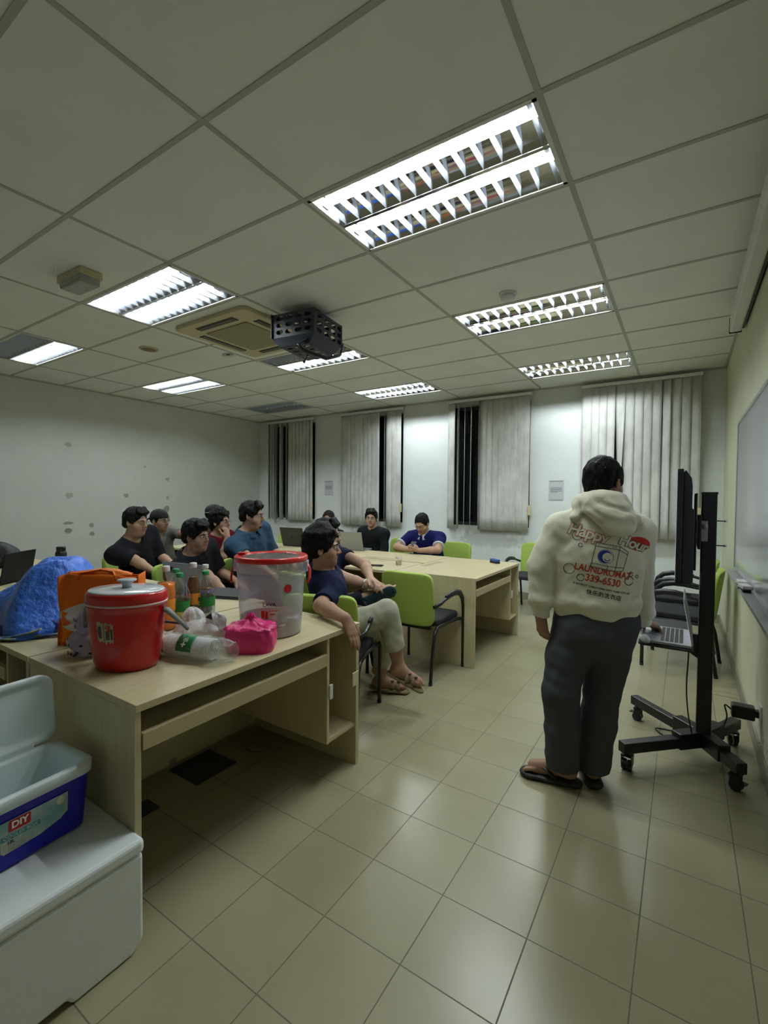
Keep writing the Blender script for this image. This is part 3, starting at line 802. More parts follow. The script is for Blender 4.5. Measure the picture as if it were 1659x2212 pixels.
# laptop on the stand's shelf, lid towards the pole, seen edge on
lp = laptop('laptop', (.045, 2.83, .700), -PI / 2 + 0.0, 'open grey laptop on the television stand shelf', mat('pale_grey_laptop_deck', (.40, .41, .42), .35, metal=.3), 80, w=.34, d=.225, scr=M_LIT)
mo = thing('computer_mouse', 'white computer mouse at the corner of the television stand shelf', 'mouse', (-.155, 2.68, .700), .4)
MB().lathe([(.0, .0), (.028, 0), (.032, .008), (.030, .02), (.018, .031), (0, .034)], 20, sx=.75, sy=1.25).build('mouse_shell', M_WHITEPL, mo)
# power adapter in the wall socket and its cables
t = thing('power_adapter', 'black power adapter plugged into the right wall socket', 'power adapter', (.30, 3.22, .25))
MB().box(-.055, .05, -.03, .04, -.035, .035).build('adapter_block', M_BLACKPL, t, bevel=.008)
MB().box(.05, .073, -.02, .02, -.015, .02).build('plug', M_BLACKPL, t, bevel=.003)
so = thing('wall_socket', 'wall socket plate low on the right wall', 'socket', (XR - .003, 3.20, .27)); MB().box(-.006, .003, -.045, .045, -.045, .045).build('socket_plate', M_WHITEPL, so, bevel=.002)
def cable(pts, r, label, cat='cable', m=None):
    P = [Vector(p) for p in pts]; out = []
    for i in range(len(P) - 1):
        p0, p1, p2, p3 = P[max(i - 1, 0)], P[i], P[i + 1], P[min(i + 2, len(P) - 1)]
        for k in range(6):
            u = k / 6
            out.append(.5 * ((2 * p1) + (-p0 + p2) * u + (2 * p0 - 5 * p1 + 4 * p2 - p3) * u * u + (-p0 + 3 * p1 - 3 * p2 + p3) * u ** 3))
    out.append(P[-1])
    return tag(MB().tube(out, r, 8).build('power_cable', m or M_BLACKPL), label, cat)
cable([(.245, 3.22, .25), (.215, 3.21, .27), (.225, 3.20, .20), (.18, 3.19, .10), (.10, 3.26, .03), (.16, 3.35, .006), (.05, 3.42, .006), (.12, 3.55, .006)], .004, 'thin black cable looping from the power adapter to the floor')
cable([(.03, 2.86, .70), (.035, 2.86, .62), (.03, 2.87, .45), (.04, 2.9, .3), (.06, 2.95, .175)], .0035, 'black cable hanging from the laptop shelf of the television stand')
cable([(.0, 3.12, .08), (-.05, 3.2, .01), (-.12, 3.3, .006), (-.02, 3.32, .006), (.02, 3.3, .006)], .004, 'short black cable on the floor under the television stand')

# ================================================================ things in the foreground, left
M_FOAM = mat('white_styrofoam', (.74, .78, .80), .8, bump=.05, bscale=260)
t = thing('styrofoam_box', 'large white styrofoam ice box on the floor at the lower left', 'styrofoam box', (-1.67, .40, 0))
b = MB(); prof_ = [(-.385, .0), (-.21, .0), (-.195, .022), (.170, .022), (.185, .0), (.352, .0), (.385, .035), (.385, .302), (-.385, .302)]
b.prism(prof_, -.28, .28, M=Matrix(((0, 0, 1, 0), (1, 0, 0, 0), (0, 1, 0, 0), (0, 0, 0, 1))))
b.build('box', M_FOAM, t, bevel=.010, segs=3)
MB().box(-.284, .284, -.389, .389, .304, .35).build('lid', M_FOAM, t, bevel=.014, segs=3)

# blue and white cooler box, lid open
M_CBLUE = mat('royal_blue_plastic', (.016, .014, .40), .35)
M_CWHITE = mat('white_cooler_plastic', (.66, .75, .78), .45)
t = thing('cooler_box', 'blue and white picnic cooler box with its lid open', 'cooler box', (-1.695, .545, .351), math.radians(4))
def shell(z0, z1, ax0, ay0, ax1, ay1, r, inner=None):
    m = MB(); n = 8
    lo = rrect(-ax0, ax0, -ay0, ay0, r, n); hi = rrect(-ax1, ax1, -ay1, ay1, r, n); k = len(lo)
    vs = [(x, y, z0) for x, y in lo] + [(x, y, z1) for x, y in hi]
    m.add(vs, [(i, (i + 1) % k, k + (i + 1) % k, k + i) for i in range(k)], 0, True)
    m.add([(x, y, z0) for x, y in lo], [tuple(reversed(range(k)))])
    return m, k
AX, AY = .118, .185
m, k = shell(.006, .178, AX - .012, AY - .014, AX - .002, AY - .002, .04)
m.build('body_shell', M_CBLUE, t)
def ringloft(rings, mi=0, n=8):
    m = MB(); vs = []; k = None
    for (ax, ay, r, z) in rings:
        p = rrect(-ax, ax, -ay, ay, r, n); k = len(p); vs += [(x, y, z) for x, y in p]
    fs = []
    for a in range(len(rings) - 1):
        for i in range(k): fs.append((a * k + i, a * k + (i + 1) % k, (a + 1) * k + (i + 1) % k, (a + 1) * k + i))
    m.add(vs, fs, mi, True)
    return m, k, vs
m, k, vs = ringloft([(AX - .002, AY - .002, .04, .172), (AX + .006, AY + .006, .045, .176), (AX + .007, AY + .007, .045, .205), (AX + .003, AY + .003, .042, .210), (AX - .014, AY - .014, .035, .210), (AX - .02, AY - .02, .03, .200), (AX - .034, AY - .034, .025, .03)])
m.add(vs[-k:], [tuple(range(k))])
m.build('rim_and_liner', M_CWHITE, t)
# open lid, hinged on the far side (-x), leaning back
lid = MB(); M = Matrix.Translation((-AX - .006, 0, .214)) @ Matrix.Rotation(math.radians(-8), 4, 'Y')
lp_ = rrect(-(AY + .008), AY + .008, 0, .225, .04, 8); kk = len(lp_)
def lidring(inset, x): 
    q = rrect(-(AY + .008) + inset, AY + .008 - inset, inset, .225 - inset, max(.04 - inset * .6, .012), 8)
    return [M @ Vector((x, a, c)) for a, c in q]
rings = [lidring(.014, -.036), lidring(.0, -.024), lidring(0, .0), lidring(.004, .003), lidring(.018, .003), lidring(.022, -.006), lidring(.035, -.008)]
vs = [q for r_ in rings for q in r_]
fs = [(a * kk + i, a * kk + (i + 1) % kk, (a + 1) * kk + (i + 1) % kk, (a + 1) * kk + i) for a in range(len(rings) - 1) for i in range(kk)]
lid.add(vs, fs, 0, True); lid.add(rings[0], [tuple(reversed(range(kk)))]); lid.add(rings[-1], [tuple(range(kk))])
lid.build('lid', M_CWHITE, t)
MB().box(-AX - .016, -AX + .004, -.12, .12, .19, .232).build('hinge_bar', M_CWHITE, t, bevel=.006)
MB().lathe([(.012, 0), (.012, .012), (.009, .018), (0, .019)], 16, M=Matrix.Translation((-.06, AY + .004, .17)) @ Matrix.Rotation(-PI / 2, 4, 'X')).build('handle_pivot', M_WHITEPL, t)
# label on the front (+x) face
M_LBL = mat('cooler_label_paper', (.50, .50, .42), .5, col2=(.18, .36, .37), vscale=9)
lb = MB(); X = AX + .0005
pts = [(-.070, .145), (.105, .145), (.105, .085), (.085, .070), (.03, .055), (-.06, .050), (-.068, .058)]
zx = lambda z: X - .010 + .010 * (z / .18)
lb.add([(zx(c) + .0012, a, c) for a, c in pts], [tuple(range(len(pts)))])
lo = lb.build('label', M_LBL, t)
rb = MB(); rb.add([(zx(c) + .0022, a, c) for a, c in rrect(-.050, .005, .110, .143, .005, 3)], [tuple(range(16))]); rb.build('logo_patch', mat('logo_red', (.42, .015, .015), .5), lo)
tb = MB(); tb.add([(zx(c) + .0018, a, c) for a, c in ((-.068, .089), (.03, .089), (.03, .104), (-.068, .104))], [(0, 1, 2, 3)]); tb.build('teal_band', mat('teal_band', (.07, .22, .27), .5), lo)
tb = MB(); tb.lathe([(.001, 0), (.013, 0), (.013, .001), (.001, .001)], 20, M=Matrix.Translation((zx(.128) + .0018, .085, .128)) @ Matrix.Rotation(PI / 2, 4, 'Y')); tb.build('round_seal', mat('seal_cream', (.60, .58, .50), .5), lo)
def sign(body, size, M, m, parent, name='lettering', offset=0.0, spacing=1.0, shear=0.0, ext=.0004):
    vs, fs = text_mesh(body, size, offset, ext, spacing=spacing, shear=shear)
    o = MB().add([M @ v for v in vs], fs).build(name, m, parent)
    return o
RY = Matrix(((0, 0, 1, 0), (1, 0, 0, 0), (0, 1, 0, 0), (0, 0, 0, 1)))    # text x -> +y, text y -> +z, faces +x
sign('DIY', .026, Matrix.Translation((zx(.127) + .0030, -.0225, .127)) @ RY, mat('print_white', (.75, .75, .72), .5), lo, offset=.0008)
sign('COOLER BOX', .0135, Matrix.Translation((zx(.0965) + .0022, -.02, .0965)) @ RY, mat('print_pale_teal', (.35, .5, .5), .5), lo, offset=.0003)
sign('13L', .012, Matrix.Translation((zx(.079) + .0020, -.044, .080)) @ RY, mat('print_black', (.02, .02, .03), .5), lo, offset=.0003)
rules = MB()
for k_ in range(4): rules.box(zx(.07) + .0010, zx(.07) + .0020, -.05, .02 - .004 * k_, .071 - .005 * k_, .0722 - .005 * k_)
rules.build('small_print', mat('print_grey', (.35, .35, .32), .5), lo)

# red drinks jug with white lid
M_RED = mat('glossy_red_plastic', (.50, .010, .012), .28, coat=.3)
t = thing('drinks_jug', 'tall red insulated drinks jug with a white lid on the front desk', 'drinks jug', (-1.808, .962, .7555), math.radians(30))
sx, sy = 1.08, .88
MB().lathe([(.09, 0), (.104, .004), (.112, .03), (.122, .12), (.132, .215), (.134, .240), (.138, .243), (.138, .248)], 48, sx=sx, sy=sy).build('jug_body', M_RED, t)
MB().lathe([(.1385, .248), (.139, .252), (.1385, .256)], 48, sx=sx, sy=sy).build('seam_ring', mat('pink_white_seam', (.65, .45, .45), .4), t)
MB().lathe([(.137, .256), (.139, .262), (.136, .288), (.132, .294), (.128, .295)], 48, sx=sx, sy=sy, closed=True).build('collar', M_RED, t)
MB().lathe([(.129, .286), (.129, .297), (.124, .301), (.06, .303), (0, .3035)], 48, sx=sx, sy=sy).build('lid', mat('glossy_white_lid', (.62, .66, .70), .15, coat=.4), t)
MB().lathe([(.018, .302), (.016, .312), (.020, .324), (.034, .330), (.034, .335), (.028, .336), (0, .334)], 28).build('lid_knob', mat('pale_grey_knob', (.38, .40, .44), .35), t)
hd = MB(); hx = .138 * sx
hd.tube([(hx - .004, 0, .222), (hx + .010, .004, .217), (hx + .028, .02, .190), (hx + .048, .045, .155), (hx + .062, .062, .128)], [.014, .018, .0155, .012, .010], 12, flat=(1, .6))
hd.build('handle', M_GREY, t)
MB().tube([(hx + .060, .06, .130), (.15, .16, .122), (.0, .20, .120), (-.15, .16, .122), (-hx - .06, .06, .130)], .006, 8).build('handle_bar', mat('dark_handle_bar', (.05, .02, .04), .4), t).hide_render = False
MB().tube([(-hx + .004, 0, .222), (-hx - .010, .004, .217), (-hx - .028, .02, .190), (-hx - .062, .062, .128)], [.014, .018, .0155, .010], 12, flat=(1, .6)).build('handle', M_GREY, t)
# worn sticker
st = MB(); 
def jug(a, z, e=.0012):
    r = .132 - (.215 - z) * .10 + e if z < .215 else .1335 + e
    return (r * sx * math.cos(a), r * sy * math.sin(a), z)
rs = random.Random(5)
for (a0, a1, z0, z1, mi) in [(-1.93, -1.72, .125, .195, 0), (-1.70, -1.45, .118, .192, 0), (-1.88, -1.78, .135, .18, 1), (-1.66, -1.55, .13, .165, 1), (-1.60, -1.52, .16, .185, 2), (-1.52, -1.47, .13, .17, 1), (-1.66, -1.62, .17, .185, 2), (-1.91, -1.88, .15, .17, 2)]:
    e = .0012 + .0006 * mi; nn = 8
    top = [jug(a0 + (a1 - a0) * q / nn, z1 + rs.uniform(-.006, .004) * (mi == 0), e) for q in range(nn + 1)]
    bot = [jug(a0 + (a1 - a0) * q / nn, z0 + rs.uniform(-.008, .006) * (mi == 0), e) for q in range(nn + 1)]
    st.add(top + bot, [(q, q + 1, nn + 2 + q, nn + 1 + q) for q in range(nn)], mi)
st.build('worn_sticker', [mat('sticker_cream', (.42, .38, .24), .5), mat('sticker_dark', (.06, .06, .05), .5), mat('sticker_red', (.4, .03, .02), .5)], t)

# purple-white plastic bag beside the jug
def crumple(center, rad, seed, name, m, label, cat, loc, rz=0, parent=None, nu=40, nv=26, knot=None, amp=.12, flat=.08, power=1.0, asroot=True):
    """soft bag: lathe-like closed blob with creases, flat base"""
    rn = random.Random(seed); ph = [rn.uniform(0, 6.28) for _ in range(12)]
    mb = MB(); vs = []
    for j in range(nv + 1):
        v = j / nv; th = PI * v
        for i in range(nu):
            a = 2 * PI * i / nu
            k = 1 + amp * (.5 * math.sin(3 * a + ph[0] + 2 * v) + .35 * math.sin(7 * a + ph[1] + 5 * v) + .25 * math.sin(11 * a - 6 * v + ph[2]) + .3 * math.sin(5 * v * PI + 2 * a + ph[3]) + .18 * math.sin(17 * a + ph[4] + 9 * v))
            r = math.sin(th) ** power * k
            z = math.cos(th)
            x, y, zz = rad[0] * r * math.cos(a), rad[1] * r * math.sin(a), rad[2] * (z * (1 + .05 * math.sin(4 * a + ph[5])))
            if knot and v < .22:
                f = (1 - v / .22); zz += knot * f ** 1.5 * (1 + .3 * math.sin(4 * a + ph[6])); x *= 1 - .25 * f; y *= 1 - .25 * f
            zz = max(zz, -rad[2] * (1 - flat))
            vs.append((x + center[0], y + center[1], zz + center[2] ))
    fs = [(j * nu + i, (j + 1) * nu + i, (j + 1) * nu + (i + 1) % nu, j * nu + (i + 1) % nu) for j in range(nv) for i in range(nu)]
    mb.add(vs, fs, 0, True)
    o = mb.build(name, m, parent, loc=loc, rotz=rz)
    if label: tag(o, label, cat)
    return o
M_LILAC = mat('lilac_plastic_film', (.50, .42, .62), .3, alpha=.80, bump=.5, bscale=30)
t = thing('plastic_bag', 'crumpled lilac plastic bag with dark lettering beside the red jug', 'plastic bag', (-2.06, .935, .7555))
crumple((0, 0, .052), (.080, .062, .060), 3, 'bag_film', M_LILAC, None, None, None, parent=t, amp=.2)
crumple((.012, -.01, .135), (.040, .034, .062), 8, 'bag_neck', M_LILAC, None, None, None, parent=t, amp=.25)
ink = mat('bag_dark_print', (.02, .02, .05), .5); rn = random.Random(4); mm = MB()
for k_ in range(16):
    a = rn.uniform(-2.6, .3); z = rn.uniform(.01, .08); r = .078
    M = Matrix.Translation((r * math.cos(a), r * .87 * math.sin(a), z)) @ Matrix.Rotation(a + PI / 2, 4, 'Z')
    mm.box(-.006, .006, -.001, .001, -.004, .004, M=M); 
mm.build('bag_print', ink, t)
for s_, z_ in (('TEAL', .155), ('JO', .128)):
    sign(s_, .018, Matrix.Translation((.010, -.052, z_)) @ Matrix.Rotation(PI / 2, 4, 'X'), ink, t, 'bag_print')

# orange tote bag
M_ORANGE = mat('orange_nonwoven_fabric', (.80, .17, .010), .75, bump=.15, bscale=120)
M_ORANGED = mat('orange_strap', (.72, .16, .015), .6, bump=.2, bscale=60)
t = thing('tote_bag', 'large orange shopping tote bag with a white letter print', 'tote bag', (-2.195, 1.06, .7555), math.radians(38))
n = 24; bg = MB(); tw, td, th_ = .168, .06, .305
def bagp(u, v):    # u around, v height
    a = u * 2 * PI; c, s = math.cos(a), math.sin(a); p = .35
    x = tw * math.copysign(abs(c) ** p, c); y = td * math.copysign(abs(s) ** p, s)
    wob = .010 * math.sin(5 * a + 6 * v) + .006 * math.sin(9 * a - 4 * v)
    k = 1 + .04 * v
    return (x * k, (y + wob) * (1 - .25 * v), th_ * v + .008 * math.sin(3 * a + 1) * v)
vs = [bagp(i / 64, j / 16) for j in range(17) for i in range(64)]
bg.add(vs, [(j * 64 + i, j * 64 + (i + 1) % 64, (j + 1) * 64 + (i + 1) % 64, (j + 1) * 64 + i) for j in range(16) for i in range(64)], 0, True)
bg.add([bagp(i / 64, 0) for i in range(64)], [tuple(reversed(range(64)))])
bg.build('bag_body', M_ORANGE, t, solid=.003)
for s in (-1, 1):
    MB().tube([(-.08, s * .045, .285), (-.07, s * .04, .315), (0, s * .01, .325), (.06, s * .02, .315), (.085, s * .045, .285)], .016, 8, flat=(1.0, .2)).build('strap', M_ORANGED, t)
crumple((0, 0, .305), (.125, .04, .022), 12, 'crumpled_top', M_ORANGED, None, None, None, parent=t, amp=.3)
MB().box(-tw - .006, -tw + .002, -.03, -.005, .17, .225).build('side_tab', mat('bag_tag_white', (.6, .6, .55), .6), t)
# white S-like letter print as ribbons on the front face
M_PRINT = mat('white_screen_print', (.62, .60, .58), .6)
front = BVHTree.FromPolygons([Vector(v) for v in bg.v], bg.f)
def decal_on(bvh, poly_pts, quads, origin, uax, vax, nax, off):
    vs = []
    for (a, b_) in poly_pts:
        a = a - .052; p = origin + uax * a + vax * b_ + nax * .4
        h = bvh.ray_cast(p, -nax)
        q = h[0] if h[0] is not None else origin + uax * a + vax * b_
        vs.append(q + nax * off)
    return vs
outer = [(-.11, .145), (-.02, .185), (.06, .20), (.10, .20), (.10, .172), (.03, .165), (-.015, .150), (.01, .13), (.07, .14), (.10, .12), (.10, .06), (.02, .055), (-.03, .075), (-.09, .115)]
def strip(pa, pb, n=16):
    pts = []; 
    for k in range(n + 1):
        f = k / n * (len(pa) - 1); i = min(int(f), len(pa) - 2); w = f - i
        a = (pa[i][0] * (1 - w) + pa[i + 1][0] * w, pa[i][1] * (1 - w) + pa[i + 1][1] * w)
        b_ = (pb[i][0] * (1 - w) + pb[i + 1][0] * w, pb[i][1] * (1 - w) + pb[i + 1][1] * w)
        pts += [a, (a[0] * .5 + b_[0] * .5, a[1] * .5 + b_[1] * .5), b_]
    fs = []
    for k in range(n): fs += [(3 * k, 3 * k + 1, 3 * k + 4, 3 * k + 3), (3 * k + 1, 3 * k + 2, 3 * k + 5, 3 * k + 4)]
    return pts, fs
dec = MB()
for pa, pb in (([(.12, .205), (.04, .20), (-.06, .168), (-.115, .14)], [(.12, .165), (.05, .162), (-.01, .145), (-.03, .12)]),
               ([(-.115, .14), (-.118, .125), (-.10, .10), (-.06, .07)], [(-.03, .12), (-.02, .115), (.0, .10), (.02, .095)]),
               ([(-.06, .07), (-.02, .06), (.05, .055), (.12, .06)], [(.02, .095), (.03, .105), (.07, .11), (.12, .11)])):
    pts, fs = strip(pa, pb)
    vs = decal_on(front, pts, None, Vector((0, 0, 0)), Vector((1, 0, 0)), Vector((0, 0, 1)), Vector((0, -1, 0)), .0035)
    dec.add(vs, fs)
dec.build('letter_print', M_PRINT, t)

# blue woven-plastic sack lying over the desk behind
M_BLUEB = mat('blue_woven_plastic', (.07, .22, .85), .35, bump=1.0, bscale=26, col2=(.04, .15, .70), vscale=22)
t = thing('woven_sack', 'big crumpled blue woven plastic sack at the left edge of the desks', 'sack', (-2.90, 1.15, .7555), math.radians(-10))
bl = MB()
def sackp(u, v):
    x = -.62 + 1.08 * u; y = -.27 + .52 * v
    hgt = .385 * max(0, 1 - abs(u - .84) / (.84 if u < .84 else .20)) ** .85
    prof = math.sin(PI * min(max(v, 0), 1)) ** .6
    z = hgt * prof * (1 + .10 * math.sin(9 * u + 4 * v) + .06 * math.sin(21 * u - 9 * v) + .05 * math.sin(13 * v + 16 * u))
    e = math.sin(PI * u) ** .3 if 0 < u < 1 else 0
    return (x, y * (.75 + .25 * e) + .02 * math.sin(12 * u), max(z * e, 0) + .002)
bl.grid(sackp, 70, 40); bl.build('sack_cloth', M_BLUEB, t, solid=.002, offset=1)
SR = Matrix.Rotation(math.radians(10), 4, 'Z')
def sw_(x, y, z): return SR @ Vector((x + 2.90, y - 1.15, z))
hem_ = [(-3.05, .81), (-2.85, .805), (-2.68, .81), (-2.58, .835), (-2.50, .92), (-2.43, 1.02), (-2.37, 1.14)]
sk = MB()
def hemp(u, v):
    f = u * (len(hem_) - 1); i = min(int(f), len(hem_) - 2); w = f - i
    x = hem_[i][0] * (1 - w) + hem_[i + 1][0] * w; y = hem_[i][1] * (1 - w) + hem_[i + 1][1] * w
    return sw_(x - .02 * v, y + .02 * v + .006 * math.sin(22 * u), .003 + v * (.060 + .018 * math.sin(11 * u + 1)))
sk.grid(hemp, 60, 4)
sk.build('dark_hem', mat('navy_woven_edge', (.008, .025, .20), .5, bump=.4, bscale=60), t, solid=.004)
M_STR = mat('blue_yellow_strap', (.03, .09, .30), .6, col2=(.35, .33, .06), vscale=30)
for pts_ in ([(-2.60, .80, .012), (-2.54, .825, .016), (-2.49, .875, .03), (-2.465, .92, .045)], [(-2.66, .795, .01), (-2.56, .80, .012), (-2.50, .84, .012)], [(-2.48, .90, .012), (-2.44, .97, .014), (-2.38, 1.06, .014)]):
    MB().tube([sw_(*p) for p in pts_], .014, 8, flat=(1, .35)).build('sack_strap', M_STR, t)

# pet bottles
M_PET = film('clear_pet_plastic', (.93, .96, .95), (.7, .75, .72), .02, .06)
M_PETH = mat('hazy_pet_plastic', (.8, .85, .8), .1, alpha=.3, spec=.9)
def bottle(x, y, label, capm, liquid, level, h=.265, r=.041, lab=None, lab2=None, words=None, rz=0.0):
    t = thing('drink_bottle', label, 'bottle', (x, y, .7555), rz, 'soda bottles on the desks')
    s = h / .27
    pr = [(.0, .004), (.026, .0), (.038, .006), (.041, .02), (.0395, .03), (.041, .045), (.041, .075), (.039, .080), (.039, .135), (.041, .14), (.041, .155), (.038, .175), (.030, .200), (.020, .222), (.014, .236), (.0135, .246), (.0165, .247), (.0165, .250), (.013, .251), (.013, .258)]
    pr = [(a * r / .041, b_ * s) for a, b_ in pr]
    MB().lathe(pr, 28, closed=True).build('bottle_shell', M_PET, t)
    if liquid is not None:
        lq = [(0, .006 * s)] + [((a - .0022) if a > .003 else 0, b_ + .002) for a, b_ in pr[1:] if b_ < level * s] 
        lq.append((lq[-1][0], level * s)); lq.append((0, level * s))
        MB().lathe(lq, 24, closed=True).build('drink', liquid, t)
    MB().lathe([(.0175, .248 * s), (.018, .250 * s), (.018, .268 * s), (.016, .270 * s), (0, .270 * s)], 24).build('cap', capm, t)
    if lab is not None:
        lo = MB().lathe([(.0397 * r / .041, .082 * s), (.0400 * r / .041, .083 * s), (.0400 * r / .041, .132 * s), (.0397 * r / .041, .133 * s)], 28, closed=True).build('label', lab, t)
        if lab2 is not None:
            m = MB(); ns = 12
            for (a0, a1, z0, z1, mi) in ((-2.2, -1.25, .098, .108, 0), (-2.0, -1.2, .086, .094, 0), (-1.75, -1.3, .11, .131, 1)):
                vs = []
                for q in range(ns + 1):
                    a = a0 + (a1 - a0) * q / ns
                    for z in (z0 + .004 * q / ns, z1 + .004 * q / ns): vs.append(((r + .0002) * math.cos(a), (r + .0002) * math.sin(a), z * s))
                m.add(vs, [(2 * q, 2 * q + 2, 2 * q + 3, 2 * q + 1) for q in range(ns)], mi)
            m.build('label_print', [lab2, mat('label_dark_green', (.01, .08, .04), .4)], lo)
    return t
M_CAPW, M_CAPG = mat('white_bottle_cap', (.68, .68, .66), .4), mat('green_bottle_cap', (.015, .26, .09), .4)
M_COLA = mat('amber_cola', (.16, .055, .008), .1, alpha=.93); M_OJ = mat('orange_soda', (.85, .22, .02), .15, alpha=.85)
M_WATER = film('clear_water', (.80, .86, .90), (.3, .35, .4), .06, .05); M_YEL = film('pale_yellow_soda', (.90, .86, .45), (.7, .66, .2), .15, .05)
M_LG = mat('green_label', (.02, .22, .03), .4, col2=(.01, .10, .05), vscale=25); M_LW = mat('label_white_print', (.6, .7, .62), .5)
M_LO = mat('orange_label', (.75, .26, .03), .4); M_LB = mat('blue_and_red_label', (.02, .05, .35), .4, col2=(.35, .03, .02), vscale=30)
bottle(-2.14, 1.33, 'orange soda bottle with a white cap, leftmost, half behind the red jug', M_CAPW, M_OJ, .20, .315, .045, M_LO)
bottle(-2.29, 1.48, 'green capped bottle mostly hidden behind another green capped bottle', M_CAPG, M_YEL, .10, .270, .044)
bottle(-2.135, 1.40, 'green capped bottle with a green label and yellowish drink', M_CAPG, M_YEL, .085, .272, .050, M_LG, M_LW)
bottle(-2.14, 1.555, 'green capped water bottle, the rightmost of the bottles', M_CAPG, M_WATER, .16, .263, .050, M_LG, M_LW)
bottle(-2.167, 1.50, 'white capped bottle of amber cola in the middle of the bottles', M_CAPW, M_COLA, .205, .31, .036, M_LO)
o_ = bottle(-2.286, 1.66, 'white capped bottle just behind the rightmost water bottle', M_CAPW, M_COLA, .14, .273, .040, M_LB)

# white carrier bag, cup sleeve, pink bag
M_FILMW = mat('white_plastic_film', (.82, .84, .85), .35, alpha=.92, bump=.5, bscale=40)
t = thing('plastic_bag', 'crumpled white carrier bag in front of the bottles', 'plastic bag', (-1.865, 1.33, .7555), .3)
crumple((.0, 0, .045), (.125, .075, .052), 21, 'bag_film', M_FILMW, None, None, None, parent=t, amp=.22)
crumple((-.045, .0, .095), (.05, .04, .05), 22, 'bag_handle', M_FILMW, None, None, None, parent=t, amp=.22)
crumple((.07, .01, .08), (.045, .04, .045), 23, 'bag_handle', M_FILMW, None, None, None, parent=t, amp=.25)
MB().add([(.055, -.045, .115), (.09, -.040, .105), (.078, -.03, .135)], [(0, 1, 2)]).build('bag_print', ink, t, solid=.001)
t = thing('cup_sleeve', 'clear wrapped stack of plastic cups lying in front of the white bag', 'cup stack', (-1.62, 1.16, .7555), math.radians(16))
M = Matrix.Translation((0, 0, .048)) @ Matrix.Rotation(PI / 2, 4, 'Y')
m = MB()
for k_ in range(26):
    z0 = -.16 + k_ * .0085
    m.lathe([(.038, z0), (.042, z0 + .001), (.042, z0 + .004), (.0385, z0 + .005)], 28, M=M, closed=True)
m.lathe([(.033, -.24), (.0385, -.16)], 28, M=M, closed=True)
m.build('stacked_cups', mat('milky_cup_plastic', (.85, .86, .87), .3), t)
rn = random.Random(31); m = MB(); nu = 36; vs = []
for j in range(31):
    x = -.25 + j * .40 / 30
    for i in range(nu):
        a = 2 * PI * i / nu; r = .0475 + .0035 * math.sin(5 * a + j * .7) + .003 * math.sin(9 * a - j * 1.1) + (.004 * math.sin(7 * a + j) if j > 22 else 0)
        if j > 26: r *= 1 - (j - 26) * .07
        vs.append((x, r * math.cos(a), max(.048 + r * math.sin(a), .001)))
m.add(vs, [(j * nu + i, j * nu + (i + 1) % nu, (j + 1) * nu + (i + 1) % nu, (j + 1) * nu + i) for j in range(30) for i in range(nu)], 0, True)
m.build('plastic_wrap', film('clear_crinkly_wrap', (.92, .94, .94), (.9, .93, .93), .20, .12, .6, 60), t)
m = MB(); vs = []
for j in range(7):
    for i in range(11):
        a = -.75 + 1.5 * i / 10; vs.append((-.085 + j * .012 + .0, .0525 * math.cos(a + PI * .5 + .9), .048 + .0525 * math.sin(a + PI * .5 + .9)))
m.add(vs, [(j * 11 + i, j * 11 + i + 1, (j + 1) * 11 + i + 1, (j + 1) * 11 + i) for j in range(6) for i in range(10)], 0, True)
m.build('green_label', mat('cup_label_green', (.02, .20, .06), .45), t, solid=.0006)
sign('+a', .04, Matrix.Translation((-.048, -.045, .079)) @ Matrix.Rotation(.95, 4, 'X') @ Matrix.Rotation(PI / 2, 4, 'Z'), M_LW, t, 'label_print', offset=.001)
M_PINK = mat('hot_pink_plastic_film', (.72, .025, .19), .3, alpha=.95, bump=.6, bscale=28)
t = thing('takeaway_bag', 'hot pink plastic bag knotted around food boxes', 'plastic bag', (-1.565, 1.365, .7555), math.radians(35))
m = MB(); nu = 64; nv = 30; vs = []
rn = random.Random(9); ph = [rn.uniform(0, 6) for _ in range(9)]
for j in range(nv + 1):
    v = j / nv
    for i in range(nu):
        a = 2 * PI * i / nu; c, s = math.cos(a), math.sin(a)
        bx = .105 * math.copysign(abs(c) ** .62, c); by = .082 * math.copysign(abs(s) ** .62, s)
        if v < .6: z = .094 * v / .6; k = .93 + .10 * math.sin(PI * v / .6) + .012 * math.sin(9 * a + ph[0] + 8 * v)
        else:
            w = (v - .6) / .4; k = (1 - w ** 2.2) * (1 + .05 * math.sin(11 * a + ph[1])) * .93 + .05; z = .094 + .020 * math.sin(w * PI / 2) + .030 * max(w - .72, 0) / .28 
            if w > .9: k = .10 + .06 * math.sin(5 * a)
            k += .03 * math.sin(8 * a + ph[2]) * (1 - w)
        vs.append((bx * k, by * k, z + .003 * math.sin(13 * a + 20 * v)*(v > .05)))
m.add(vs, [(j * nu + i, j * nu + (i + 1) % nu, (j + 1) * nu + (i + 1) % nu, (j + 1) * nu + i) for j in range(nv) for i in range(nu)], 0, True)
m.add([vs[i] for i in range(nu)], [tuple(reversed(range(nu)))])
m.build('bag_film', M_PINK, t)
crumple((0, 0, .135), (.020, .014, .022), 5, 'knot', M_PINK, None, None, None, parent=t, amp=.3)

